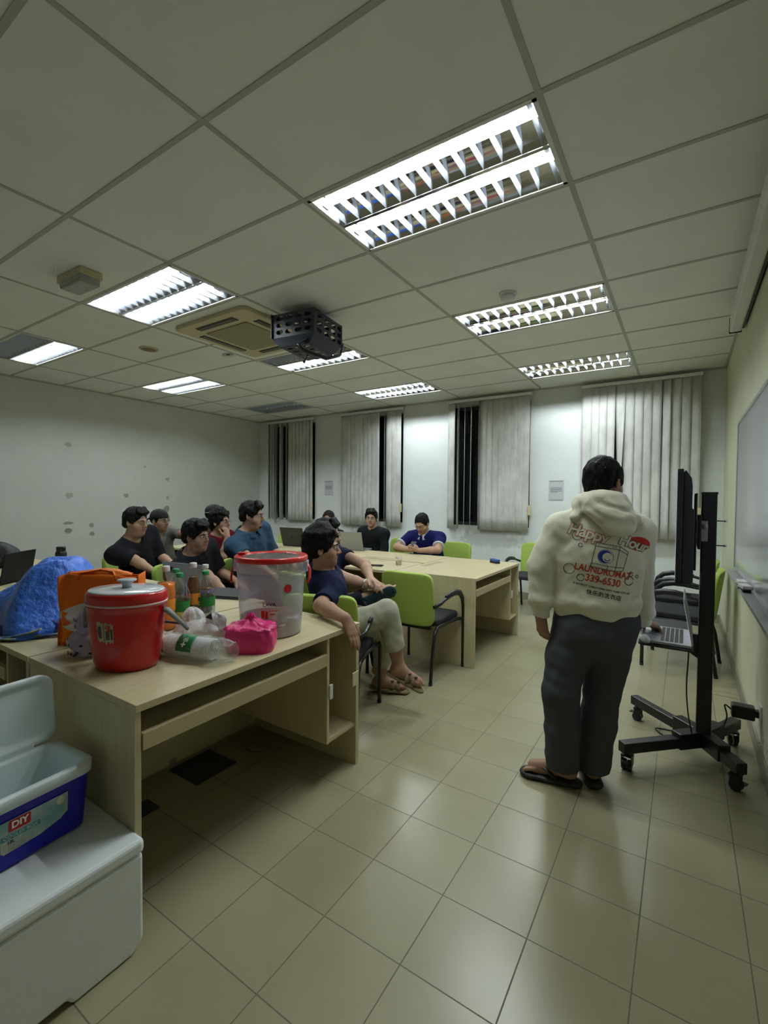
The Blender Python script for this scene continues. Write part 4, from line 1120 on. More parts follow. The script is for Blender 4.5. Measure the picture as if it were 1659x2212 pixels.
# water container bucket
M_POLY = film('milky_polypropylene', (.88, .90, .96), (.80, .84, .96), .36, .22)
M_LIDR = mat('red_lid_plastic', (.55, .012, .012), .3, coat=.2)
t = thing('water_container', 'large translucent drink bucket with a red rim on the front desk', 'water container', (-1.690, 1.60, .7555), math.radians(33))
MB().lathe([(0, .002), (.140, .002), (.145, .008), (.149, .07), (.161, .29), (.162, .30), (.158, .302), (.164, .305), (.167, .36)], 56, closed=True).build('bucket_wall', M_POLY, t)
MB().lathe([(0, .004), (.1385, .004), (.1435, .01), (.1470, .085), (0, .085)], 48, closed=True).build('drink', mat('brown_milk_tea', (.26, .125, .065), .3), t)
MB().lathe([(.164, .352), (.173, .352), (.176, .358), (.176, .372), (.170, .378), (.150, .376), (.140, .372), (.138, .366), (.150, .362), (.164, .358)], 56, closed=True).build('lid_rim', M_LIDR, t)
m = MB(); m.lathe([(.141, .371), (.125, .373), (.10, .369), (.05, .371), (0, .370)], 56, closed=True); m.build('lid_panel', film('smoky_clear_lid', (.6, .6, .6), (.3, .3, .3), .4, .15, .3, 15), t)
for s in (-1, 1):
    MB().box(s * .168 - .012, s * .168 + .012, -.028, .028, .30, .352).build('handle_lug', M_POLY, t, bevel=.004)
    MB().tube([(s * .176, 0, .335), (s * .188, -.005, .31), (s * .190, -.02, .27), (s * .182, -.04, .25)], .009, 8, flat=(1, .6)).build('handle', M_LIDR, t)
MB().box(-.16, -.125, -.015, .015, .376, .390).build('spout_cap', M_LIDR, t, bevel=.003)
def bk(a, z, e=.0015): 
    r = .149 + (.161 - .149) * (z - .07) / .22 + e
    return (r * math.cos(a), r * math.sin(a), z)
def patch(a0, a1, z0, z1, mi, m, e=.0015, n=10):
    vs = [bk(a0 + (a1 - a0) * q / n, z, e) for q in range(n + 1) for z in (z0, z1)]
    m.add(vs, [(2 * q, 2 * q + 2, 2 * q + 3, 2 * q + 1) for q in range(n)], mi)
m = MB(); A0 = -PI / 2
patch(A0 - .12, A0 + .62, .045, .155, 0, m, .0010)
patch(A0 - .06, A0 + .04, .145 - .04, .15 - .012, 1, m, .0018); patch(A0 + .06, A0 + .14, .10, .135, 1, m, .0018)
patch(A0 + .17, A0 + .42, .134, .138, 1, m, .0018); patch(A0 + .2, A0 + .34, .118, .124, 1, m, .0018)
patch(A0 + .02, A0 + .30, .078, .086, 2, m, .0018); patch(A0 + .0, A0 + .52, .058, .071, 3, m, .0018); patch(A0 + .22, A0 + .42, .046, .056, 1, m, .0018)
patch(A0 + .42, A0 + .56, .085, .12, 4, m, .0018)
m.build('printed_label', [mat('label_clear_white', (.62, .60, .60), .4, alpha=.6), mat('label_red', (.62, .05, .015), .4), mat('label_pink', (.55, .10, .12), .4), mat('label_navy', (.08, .08, .28), .4), mat('label_grey', (.35, .38, .38), .4)], t)
def curved_text(body, size, a_c, z_c, m, parent, name, off=.0025, spacing=1.0, e=.0005):
    vs, fs = text_mesh(body, size, e, 0, spacing=spacing)
    out = []
    for v in vs:
        a = a_c + v.x / .154; p = bk(a, z_c + v.y, off); out.append(p)
    return MB().add(out, fs).build(name, m, parent)
curved_text('LAVA', .024, A0 + .18, .165, mat('print_black', (.02, .02, .03), .5), t, 'brand_lettering')
curved_text('WATER CONTAINER', .0135, A0 + .26, .0645, mat('print_white', (.75, .75, .72), .5), t, 'label_lettering')
m = MB(); vs = [bk(A0 + .72 + .020 / .155 * math.cos(q / 20 * 2 * PI), .235 + .020 * math.sin(q / 20 * 2 * PI), .002) for q in range(20)]
m.add(vs, [tuple(range(20))]); m.build('round_sticker', mat('label_red_round', (.55, .02, .03), .4), t)

# dark flat laptop beside the bottles and others
laptop('laptop', (-2.50, 1.93, .7555), math.radians(200), 'closed dark laptop lying flat beside the soda bottles', M_DKLAP, 1.0, w=.34, d=.235, keys=False)
laptop('laptop', (-2.72, 1.86, .7555), math.radians(186), 'open grey laptop with a round badge, in front of the man in the black polo', mat('grey_laptop_shell', (.22, .225, .225), .4, metal=.3), 106, w=.38, d=.225, logo=(.024, .11, .76, mat('badge_dark', (.03, .03, .03), .5)), scr=M_LIT)
laptop('laptop', (-4.24, 1.42, .7555), math.radians(-52), 'black laptop screen standing open at the left edge, behind the blue sack', mat('near_black_laptop_shell', (.010, .009, .012), .5, spec=.2), 100, w=.34, d=.225)
laptop('laptop', (-4.44, 4.62, .7555), math.radians(0), 'open black laptop on the far desks', M_DKLAP, 108, w=.37, d=.26, logo=(.016, .0, .5, mat('badge_black', (.005, .005, .005), .3)), scr=M_LIT).rotation_euler.z = math.radians(188)
laptop('laptop', (-3.52, 4.70, .7555), math.radians(188), 'open silver laptop on the far desks', M_SILVER, 106, w=.33, d=.235, logo=(.012, 0, .5, mat('badge_silver', (.5, .5, .5), .2, metal=.8)), scr=M_LIT)
# black flask
t = thing('water_flask', 'black metal flask with a loop cap on the near left desk', 'flask', (-4.86, 1.98, .7555))
MB().lathe([(.0, 0), (.043, 0), (.046, .005), (.046, .125), (.040, .14), (.034, .146)], 28).build('flask_body', mat('black_matte_steel', (.012, .012, .014), .45), t)
MB().lathe([(.036, .146), (.038, .148), (.038, .182), (.034, .186), (0, .187)], 28).build('cap', M_BLACKPL, t)
MB().tube(arc((.038, 0, .168), .016, -PI / 2, PI / 2, 8, 'xz'), .005, 8).build('cap_loop', M_BLACKPL, t)
# backpack
t = thing('backpack', 'black backpack on the far left desk', 'backpack', (-5.32, 1.62, .7555), .4)
crumple((0, 0, .10), (.24, .15, .13), 41, 'bag_body', mat('black_nylon', (.015, .015, .018), .7, bump=.3, bscale=60), None, None, None, parent=t, amp=.10)
crumple((.05, -.10, .07), (.15, .07, .08), 42, 'front_pocket', mat('dark_grey_nylon', (.03, .03, .034), .7, bump=.3, bscale=60), None, None, None, parent=t, amp=.10)
MB().tube([(-.05, 0, .21), (-.03, 0, .245), (.03, 0, .245), (.05, 0, .21)], .009, 8).build('grab_handle', M_BLACKPL, t)
cable([(-5.0, 1.45, .76), (-4.9, 1.38, .76), (-4.7, 1.42, .76), (-4.6, 1.30, .76), (-4.4, 1.33, .76)], .004, 'black cable lying on the desk under the backpack')
# phone, cup, eraser, mouse
t = thing('smartphone', 'black phone lying on the far desk near the paper cup', 'phone', (-2.53, 3.755, .7555), .35)
MB().box(-.078, .078, -.038, .038, 0, .009).build('phone_case', M_BLACKPL, t, bevel=.003); MB().box(-.073, .073, -.034, .034, .009, .0096).build('screen', M_SCREENOFF, t)
t = thing('paper_cup', 'small white paper cup with a printed pattern on the far desk', 'cup', (-2.385, 3.96, .7555))
MB().lathe([(.026, .0), (.036, .078)], 24, closed=True).build('cup_wall', mat('printed_white_cup', (.70, .70, .66), .5, col2=(.40, .25, .14), vscale=38), t, solid=.001)
MB().lathe([(0, .003), (.026, .003)], 24, closed=True).build('cup_bottom', M_WHITEPL, t)
MB().lathe([(.036, .076), (.0375, .079), (.036, .081)], 24, closed=True).build('rim', M_WHITEPL, t)
eraser(-1.64, 4.66, .7555, .9, 'small blue whiteboard eraser on the corner of the far front desk', M_FELT, mat('blue_foam', (.03, .09, .26), .7))
# under-desk vent plate and scrap
o = tag(MB().box(-.115, .115, -.12, .12, 0, .004).build('floor_cover_plate', mat('dark_floor_cover', (.03, .032, .035), .6), loc=(-2.085, 1.50, 0)), 'dark square cover plate on the floor under the front desk', 'floor plate')

o = tag(MB().box(-.05, .05, -.06, .06, 0, .004).build('floor_cover_plate', mat('dark_floor_cover', (.03, .032, .035), .6), loc=(-2.02, 1.13, 0)), 'small dark cover plate on the floor near the front desk side panel', 'floor plate')
t = crumple((0, 0, .01), (.06, .045, .012), 77, 'paper_scrap', mat('dull_film_scrap', (.25, .24, .2), .4, alpha=.7), 'crumpled clear wrapper on the floor under the front desk', 'wrapper', (-2.0, 1.78, 0))

# ================================================================ people: distance fields meshed by surface nets
class Sh:
    def __init__(s): s.ops = []
    def add(s, kind, k, *a, mode='u'): s.ops.append((kind, mode, k, a)); return s
    def cone(s, a, b, r1, r2, k=.02, fl=None, mode='u', cut=None):
        return s.add('c', k, np.array(a, float), np.array(b, float), r1, r2, fl, cut, mode=mode)
    def ell(s, c, rad, k=.02, R=None, mode='u'):
        return s.add('e', k, np.array(c, float), np.array(rad, float), R, mode=mode)
    def plane(s, p, n, k=.004, mode='i'):   # keeps the side where dot(x-p,n)<0
        return s.add('p', k, np.array(p, float), np.array(n, float), mode=mode)
    def box(s, c, hs, r, k=.01, R=None, mode='u'):
        return s.add('b', k, np.array(c, float), np.array(hs, float), r, R, mode=mode)
    def noise(s, amp, fr, seed=0, st=(1, 1, 1)):
        return s.add('n', 0, amp, fr, seed, np.array(st, float), mode='n')
    def __call__(s, P):
        d = None
        for kind, mode, k, a in s.ops:
            if kind == 'c':
                A, B, r1, r2_, fl, cut = a
                pa = P - A; ba = B - A
                if fl is not None:
                    ax, f = fl; ax = np.array(ax, float)
                    pa = pa + np.outer(pa @ ax, ax) * (1 / f - 1); ba = ba + ax * (ba @ ax) * (1 / f - 1)
                L = max(ba @ ba, 1e-9); h = np.clip((pa @ ba) / L, 0, 1)
                q = pa - h[:, None] * ba
                e = np.sqrt((q * q).sum(1)) - (r1 + (r2_ - r1) * h)
                if fl is not None and fl[1] < 1: e = e * (.5 + .5 * fl[1])
                if cut is not None:
                    e = np.maximum(e, (P - np.array(cut[0])) @ np.array(cut[1]))
            elif kind == 'e':
                c, rad, R = a
                q = P - c
                if R is not None: q = q @ R
                q1 = q / rad; k0 = np.sqrt((q1 * q1).sum(1)); q2 = q1 / rad; k1 = np.sqrt((q2 * q2).sum(1)) + 1e-9
                e = k0 * (k0 - 1) / k1
            elif kind == 'b':
                c, hs, r, R = a
                q = P - c
                if R is not None: q = q @ R
                q = np.abs(q) - hs + r
                e = np.sqrt((np.maximum(q, 0) ** 2).sum(1)) + np.minimum(q.max(1), 0) - r
            elif kind == 'p':
                e = (P - a[0]) @ a[1]
            elif kind == 'n':
                amp, fr, sd, st = a; Q = P * st * fr
                d = d + amp * (np.sin(Q[:, 0] + 1.7 * np.sin(Q[:, 1] * .8 + sd) + sd) * np.sin(Q[:, 1] * 1.1 + 1.3 * np.sin(Q[:, 2] + 2 * sd)) + .6 * np.sin(1.9 * Q[:, 2] + 1.5 * np.sin(1.3 * Q[:, 0] + sd) + .7 * Q[:, 1]))
                continue
            if d is None: d = e
            elif mode == 'u':
                if k > 0: hh = np.maximum(k - np.abs(d - e), 0) / k; d = np.minimum(d, e) - hh * hh * k * .25
                else: d = np.minimum(d, e)
            elif mode == 's':
                e = -e; hh = np.maximum(k - np.abs(d - e), 0) / k if k > 0 else 0; d = np.maximum(d, e) + hh * hh * k * .25
            else:
                hh = np.maximum(k - np.abs(d - e), 0) / k if k > 0 else 0; d = np.maximum(d, e) + hh * hh * k * .25
        return d
    def bounds(s):
        lo, hi = [], []
        for kind, mode, k, a in s.ops:
            if mode != 'u': continue
            if kind == 'c':
                r = max(a[2], a[3]) ; 
                for p in (a[0], a[1]): lo.append(p - r); hi.append(p + r)
            elif kind in 'eb':
                r = np.max(a[1]) ; lo.append(a[0] - r); hi.append(a[0] + r)
        return np.min(lo, 0) - .03, np.max(hi, 0) + .03
OFF = np.array([[dx, dy, dz] for dz in (0, 1) for dy in (0, 1) for dx in (0, 1)])
def surface(f, h, lo=None, hi=None):
    if lo is None: lo, hi = f.bounds()
    LV = 3
    s = h * 2 ** LV
    n = np.ceil((hi - lo) / s).astype(int) + 1
    g = np.stack(np.meshgrid(*[np.arange(q) for q in n], indexing='ij'), -1).reshape(-1, 3)
    for lv in range(LV + 1):
        c = lo + (g + .5) * s
        d = f(c)
        g = g[np.abs(d) < s * 1.35 + (.012 if lv < LV else .004)]
        if lv < LV:
            g = (g[:, None, :] * 2 + OFF[None]).reshape(-1, 3); s /= 2
    N = 1 << 20
    key = lambda q: (q[..., 0] + 2).astype(np.int64) + (q[..., 1] + 2).astype(np.int64) * N + (q[..., 2] + 2).astype(np.int64) * N * N
    cor = g[:, None, :] + OFF[None]
    ck = key(cor); uq, idx, inv = np.unique(ck, return_index=True, return_inverse=True)
    pts = lo + cor.reshape(-1, 3)[idx] * s
    val = f(pts); V = val[inv].reshape(-1, 8)
    m = (V.min(1) < 0) & (V.max(1) >= 0)
    g, V = g[m], V[m]
    gk = key(g); o = np.argsort(gk); g, V, gk = g[o], V[o], gk[o]
    E = [(0, 1), (2, 3), (4, 5), (6, 7), (0, 2), (1, 3), (4, 6), (5, 7), (0, 4), (1, 5), (2, 6), (3, 7)]
    acc = np.zeros((len(g), 3)); cnt = np.zeros(len(g))
    for a, b in E:
        va, vb = V[:, a], V[:, b]; mm = (va < 0) != (vb < 0)
        t = np.where(mm, va / np.where(mm, va - vb, 1), 0)
        p = OFF[a] + (OFF[b] - OFF[a]) * t[:, None]
        acc += p * mm[:, None]; cnt += mm
    verts = lo + (g + acc / cnt[:, None]) * s
    def look(q):
        kk = key(q); i = np.searchsorted(gk, kk); i = np.minimum(i, len(gk) - 1)
        return np.where(gk[i] == kk, i, -1)
    faces = []
    for c1, (u, v) in ((1, (1, 2)), (2, (2, 0)), (4, (0, 1))):
        v0, v1 = V[:, 0], V[:, c1]; mm = (v0 < 0) != (v1 < 0)
        q = g[mm]; du = np.zeros(3, int); du[u] = 1; dv = np.zeros(3, int); dv[v] = 1
        a, b, c, d = look(q - du - dv), look(q - dv), look(q), look(q - du)
        F = np.stack([a, b, c, d], 1); fl = ~(v0[mm] < 0)
        F[fl] = F[fl][:, ::-1]
        faces.append(F[(F >= 0).all(1)])
    return verts, np.concatenate(faces)
def sdf_obj(name, f, h, mats, parent, origin, post=None, smooth_it=1):
    v, F = surface(f, h)
    v = v - np.array(origin)
    me = bpy.data.meshes.new(name)
    me.vertices.add(len(v)); me.vertices.foreach_set('co', v.astype(np.float32).ravel())
    me.loops.add(len(F) * 4); me.loops.foreach_set('vertex_index', F.astype(np.int32).ravel())
    me.polygons.add(len(F)); me.polygons.foreach_set('loop_start', np.arange(0, len(F) * 4, 4, dtype=np.int32)); me.polygons.foreach_set('loop_total', np.full(len(F), 4, dtype=np.int32))
    me.polygons.foreach_set('use_smooth', np.ones(len(F), dtype=bool))
    if not isinstance(mats, (list, tuple)): mats = [mats]
    for m in mats: me.materials.append(m)
    if post is not None:
        c = v[F].mean(1) + np.array(origin)
        me.polygons.foreach_set('material_index', post(c).astype(np.int32))
    me.update(calc_edges=True); me.validate()
    o = bpy.data.objects.new(name, me); COL.objects.link(o); o.parent = parent
    if smooth_it:
        md = o.modifiers.new('soften', 'SMOOTH'); md.factor = .5; md.iterations = smooth_it
    return o, v + np.array(origin), F

A_ = lambda *p: np.array(p, float)
def nrm(v): v = np.array(v, float); return v / np.linalg.norm(v)
def rotz(d):
    a = math.radians(d); return np.array([[math.cos(a), -math.sin(a), 0], [math.sin(a), math.cos(a), 0], [0, 0, 1]])
def rotx(d):
    a = math.radians(d); return np.array([[1, 0, 0], [0, math.cos(a), -math.sin(a)], [0, math.sin(a), math.cos(a)]])
def roty(d):
    a = math.radians(d); return np.array([[math.cos(a), 0, math.sin(a)], [0, 1, 0], [-math.sin(a), 0, math.cos(a)]])
M_SKIN = mat('warm_brown_skin', (.36, .205, .135), .5, spec=.35, var=.12, vscale=14, sss=.1)
M_SKINL = mat('light_tan_skin', (.44, .27, .185), .5, spec=.35, var=.10, vscale=14, sss=.1)
M_LIP = mat('lip_skin', (.30, .11, .09), .45)
M_HAIR = mat('black_hair', (.004, .0035, .003), .6, spec=.16, bump=.5, bscale=90, stretch=(1, 1, .25))
M_EYE = mat('eye_white', (.55, .52, .48), .25); M_IRIS = mat('dark_iris', (.012, .008, .006), .2)
M_GLF = mat('thin_dark_glasses_frame', (.02, .02, .02), .3)
M_LENS = film('spectacle_lens', (.95, .96, .98), (.4, .4, .5), .01, .05, ior=1.15)

def hand(S, W, d, n, side, curl=(.35, .4, .45, .5), thumb=.5, sc=1.0, k=.004, spread=1.0):
    W = np.array(W, float); d = nrm(d); n = np.array(n, float); n = nrm(n - d * (n @ d))
    t = np.cross(d, n) * side
    L = [.070, .078, .072, .058]
    lat = [.028, .0095, -.009, -.0265]
    kn = []
    S.cone(W, W + d * .045 * sc, .024 * sc, .027 * sc, .02, fl=(n, .62))
    for i in range(4):
        K = W + d * (.088 - .004 * abs(i - 1.2)) * sc + t * lat[i] * sc * spread
        S.cone(W + d * .02 * sc + t * lat[i] * .5 * sc, K, .0135 * sc, .0115 * sc, .014)
        kn.append(K)
    for i in range(4):
        p = kn[i]; a = curl[i] * .9; seg = L[i] * sc
        dd = nrm(d + t * lat[i] * 1.5 * (spread - 1))
        for j, fr in enumerate((.45, .31, .24)):
            dirv = dd * math.cos(a) + n * math.sin(a)
            q = p + dirv * seg * fr
            S.cone(p, q, (.0098 - .0008 * j) * sc, (.0090 - .0008 * j) * sc, k)
            p = q; a += curl[i] * 1.0
    b = W + d * .018 * sc + t * .020 * sc + n * .006 * sc
    d1 = nrm(d * .62 + t * .62 + n * .45 * thumb)
    m1 = b + d1 * .040 * sc; d2 = nrm(d * .85 + t * .25 + n * .35 * thumb); m2 = m1 + d2 * .032 * sc; m3 = m2 + nrm(d2 + n * .3 * thumb) * .024 * sc
    S.cone(b, m1, .0165 * sc, .0125 * sc, .012); S.cone(m1, m2, .0115 * sc, .0105 * sc, k); S.cone(m2, m3, .0105 * sc, .0085 * sc, k)

def head(S, C, R, fat=0.0):
    """head in its own frame: x right, y forward, z up; C between the ears"""
    T = lambda *p: C + R @ np.array(p, float)
    E = lambda c, r, k, **kw: S.ell(T(*c), r, k, R=R, **kw)
    E((0, -.014, .032), (.076, .094, .084), .02)
    E((0, .020, -.040), (.060 + .010 * fat, .067, .078), .03)
    E((0, .045, -.080), (.040 + .012 * fat, .038, .036), .025)
    E((0, .066, -.100), (.020, .018, .018), .02)
    for s in (-1, 1):
        E((s * (.040 + .006 * fat), .048, -.036 - .012 * fat), (.026 + .006 * fat, .026, .028), .02)
        S.cone(T(s * .012, .085, .016), T(s * .044, .072, .014), .009, .008, .012)
        E((s * .079, -.010, -.014), (.009, .019, .032), .006)
        E((s * .083, -.004, -.012), (.006, .010, .017), .004, mode='s')
        E((s * .031, .096, -.004), (.017, .015, .0115), .012, mode='s')
    S.cone(T(0, .086, .004), T(0, .107, -.034), .0075, .0105, .012)
    for s in (-1, 1): E((s * .012, .095, -.039), (.0085, .011, .008), .006)
    E((0, .083, -.063), (.023, .010, .0065), .006); E((0, .081, -.074), (.020, .010, .0072), .005)
    if fat > .5: E((0, .02, -.112), (.052, .05, .03), .03)

def lipmask(c, C, R):
    q = (c - C) @ R
    return ((np.abs(q[:, 0]) < .024) & (q[:, 1] > .078) & (q[:, 2] < -.056) & (q[:, 2] > -.083)).astype(int)

def face_bits(root, O, C, R, glasses=None, brow=1.0, looking=0.0, closed=False, beard=None):
    T = lambda *p: Vector(C + R @ np.array(p, float) - O)
    R4 = Matrix([list(R[0]), list(R[1]), list(R[2])]).to_4x4()
    for s in (-1, 1):
        if not closed:
            m = MB()
            m.lathe([(.0001, -.0118), (.006, -.0102), (.0102, -.006), (.0118, 0), (.0102, .006), (.006, .0102), (.0001, .0118)], 14, M=Matrix.Translation(T(s * .031, .0745, -.004)) @ R4)
            m.lathe([(.0055, .0), (.0045, .0012), (0, .0014)], 12, mi=1, M=Matrix.Translation(T(s * .031 + looking * .003, .0858, -.004)) @ R4 @ Matrix.Rotation(-PI / 2, 4, 'X'))
            m.build('eye', [M_EYE, M_IRIS], root)
        MB().tube([T(s * .014, .094, .014), T(s * .030, .0925, .0195), T(s * .048, .079, .015)], [.0028 * brow, .0036 * brow, .0015], 6).build('eyebrow', M_HAIR, root)
    if glasses:
        rr, hh, mt = glasses
        g = MB()
        for s in (-1, 1):
            ring = [T(s * .033 + rr * math.copysign(abs(math.cos(a)) ** .8, math.cos(a)), .100 - .008 * abs(math.cos(a)) * (1 if s * math.cos(a) > 0 else .2), -.006 + hh * math.copysign(abs(math.sin(a)) ** .8, math.sin(a))) for a in [2 * PI * i / 20 for i in range(20)]]
            g.tube(ring, .0013, 6, cyc=True)
            g.tube([T(s * (.033 + rr), .092, .0), T(s * .078, .06, .0), T(s * .083, -.01, .002)], .0013, 6)
        g.tube([T(-.033 + rr, .1, -.002), T(0, .104, .002), T(.033 - rr, .1, -.002)], .0012, 6)
        go = g.build('glasses', mt, root)
        l = MB()
        for s in (-1, 1):
            ring = [T(s * .033 + (rr - .001) * math.cos(a), .0995, -.006 + (hh - .001) * math.sin(a)) for a in [2 * PI * i / 20 for i in range(20)]]
            l.add(ring, [tuple(range(20))])
        l.build('lens', M_LENS, go)
    if beard:
        S = Sh(); S.ops = []
        S.ell(C + R @ A_(0, .068, -.102), (.030, .022, .020), .01, R=R)
        for s in (-1, 1): S.cone(C + R @ A_(0, .0925, -.054), C + R @ A_(s * .024, .084, -.062), .0035, .0025, .004)
        sdf_obj('beard', S, .004, M_HAIR, root, O)

def hair(root, O, C, R, style, h=.005):
    S = Sh(); T = lambda *p: C + R @ np.array(p, float)
    E = lambda c, r, k=.02, **kw: S.ell(T(*c), r, k, R=R, **kw)
    if style in ('cap', 'band'):
        E((0, -.02, .02), (.082, .096, .080)); E((0, .092, -.03), (.09, .08, .085), .01, mode='s')
        E((0, -.03, -.08), (.1, .1, .045), .01, mode='s')
        S.noise(.0012, 160, 1)
        sdf_obj('hair', S, h, M_HAIR, root, O)
        K = Sh(); K.ell(T(0, -.012, .045), (.086, .104, .086), .01, R=R); K.plane(T(0, 0, .030), R @ A_(0, -.12, -1) / 1.007, .004)
        K.cone(T(-.03, -.11 if style == 'cap' else .1, .028), T(.03, -.11 if style == 'cap' else .1, .028), .012, .012, .01)
        if style == 'cap': K.box(T(0, -.125, .018), (.052, .040, .005), .004, .008, R=R @ rotx(14))
        sdf_obj('cap', K, h, mat('black_cotton_cap', (.010, .010, .012), .8), root, O)
        if style == 'band':
            b = MB(); b.tube([Vector(T(.0885 * math.cos(a), -.012 + .106 * math.sin(a), .040 + .012 * math.sin(a)) - O) for a in [2 * PI * i / 28 for i in range(28)]], .009, 8, flat=(1, .35), cyc=True)
            b.build('cap_band', mat('pale_cap_band', (.45, .45, .43), .8), root)
        return
    big = {'short': .0, 'side': .006, 'fringe': .010, 'mop': .016, 'back': .004}[style]
    E((0, -.018, .038 + big * .5), (.0805 + big * .8, .099 + big * .8, .088 + big))
    E((0, -.058, -.015), (.070 + big, .052 + big, .068))
    for s in (-1, 1): E((s * .072, .005, .01), (.014, .035, .045), .02)
    # forehead and face stay free
    E((0, .112, -.045), (.088, .077, .112 if style not in ('fringe',) else .094), .010, mode='s')
    for s in (-1, 1): E((s * .092, .000, -.040), (.026, .040, .038), .008, mode='s')
    E((0, -.03, -.105), (.10, .10, .048), .01, mode='s')
    rn = random.Random(hash(style) % 97 if False else {'short': 3, 'side': 5, 'fringe': 9, 'mop': 12, 'back': 17}[style])
    if style in ('fringe', 'side'):
        for i in range(9):
            x = -.058 + i * .0145
            zz = .050 + (.014 if style == 'side' else 0) + rn.uniform(-.008, .008) + (abs(x) * .1)
            S.cone(T(x * .8, .045, .118), T(x, .088 - abs(x) * .35, .085), .016, .013, .012)
            S.cone(T(x, .088 - abs(x) * .35, .085), T(x * 1.08 + .006, .093 - abs(x) * .45, zz), .012, .004, .008)
    if style == 'mop':
        for i in range(12):
            a = -2.6 + i * .47; x, y = .070 * math.sin(a), .066 * math.cos(a) - .01
            S.cone(T(x * .5, y * .5, .130), T(x * 1.25, y * 1.25, .085 + rn.uniform(-.01, .01)), .024, .016, .02)
        for i in range(5):
            x = -.05 + i * .025
            S.cone(T(x, .07, .10), T(x * 1.2, .094 - abs(x) * .4, .062 + abs(x) * .2), .014, .006, .01)
        E((0, -.085, -.02), (.062, .038, .075), .02)
    S.noise(.0016, 150, 2, (1, 1, .4)); S.noise(.0022, 55, 4)
    sdf_obj('hair', S, h, M_HAIR, root, O)

def torso(S, pel, chest, nb, shL, shR, r, f, g, infl=0.0, k=.05, depth=.70):
    up = nrm(nb - pel); n_ = nrm(f - up * (f @ up))
    S.cone(pel + up * .01, pel + (chest - pel) * .5 + n_ * .015 * g, .150 * g + infl, .150 * g + infl, k, fl=(n_, depth + .12 * (g - 1) * 2))
    S.cone(pel + (chest - pel) * .5 + n_ * .012 * g, chest, .150 * g + infl, .155 + .06 * (g - 1) + infl, k, fl=(n_, depth))
    mid = (shL + shR) / 2
    S.cone(shL + (mid - shL) * .10 - up * .035, shR + (mid - shR) * .10 - up * .035, .062 + infl + .03 * (g - 1), .062 + infl + .03 * (g - 1), .05)
    for s_ in (shL, shR): S.cone(nb - up * .01 - n_ * .012, s_ - up * .0, .046 + infl * .6, .046 + infl, .04)

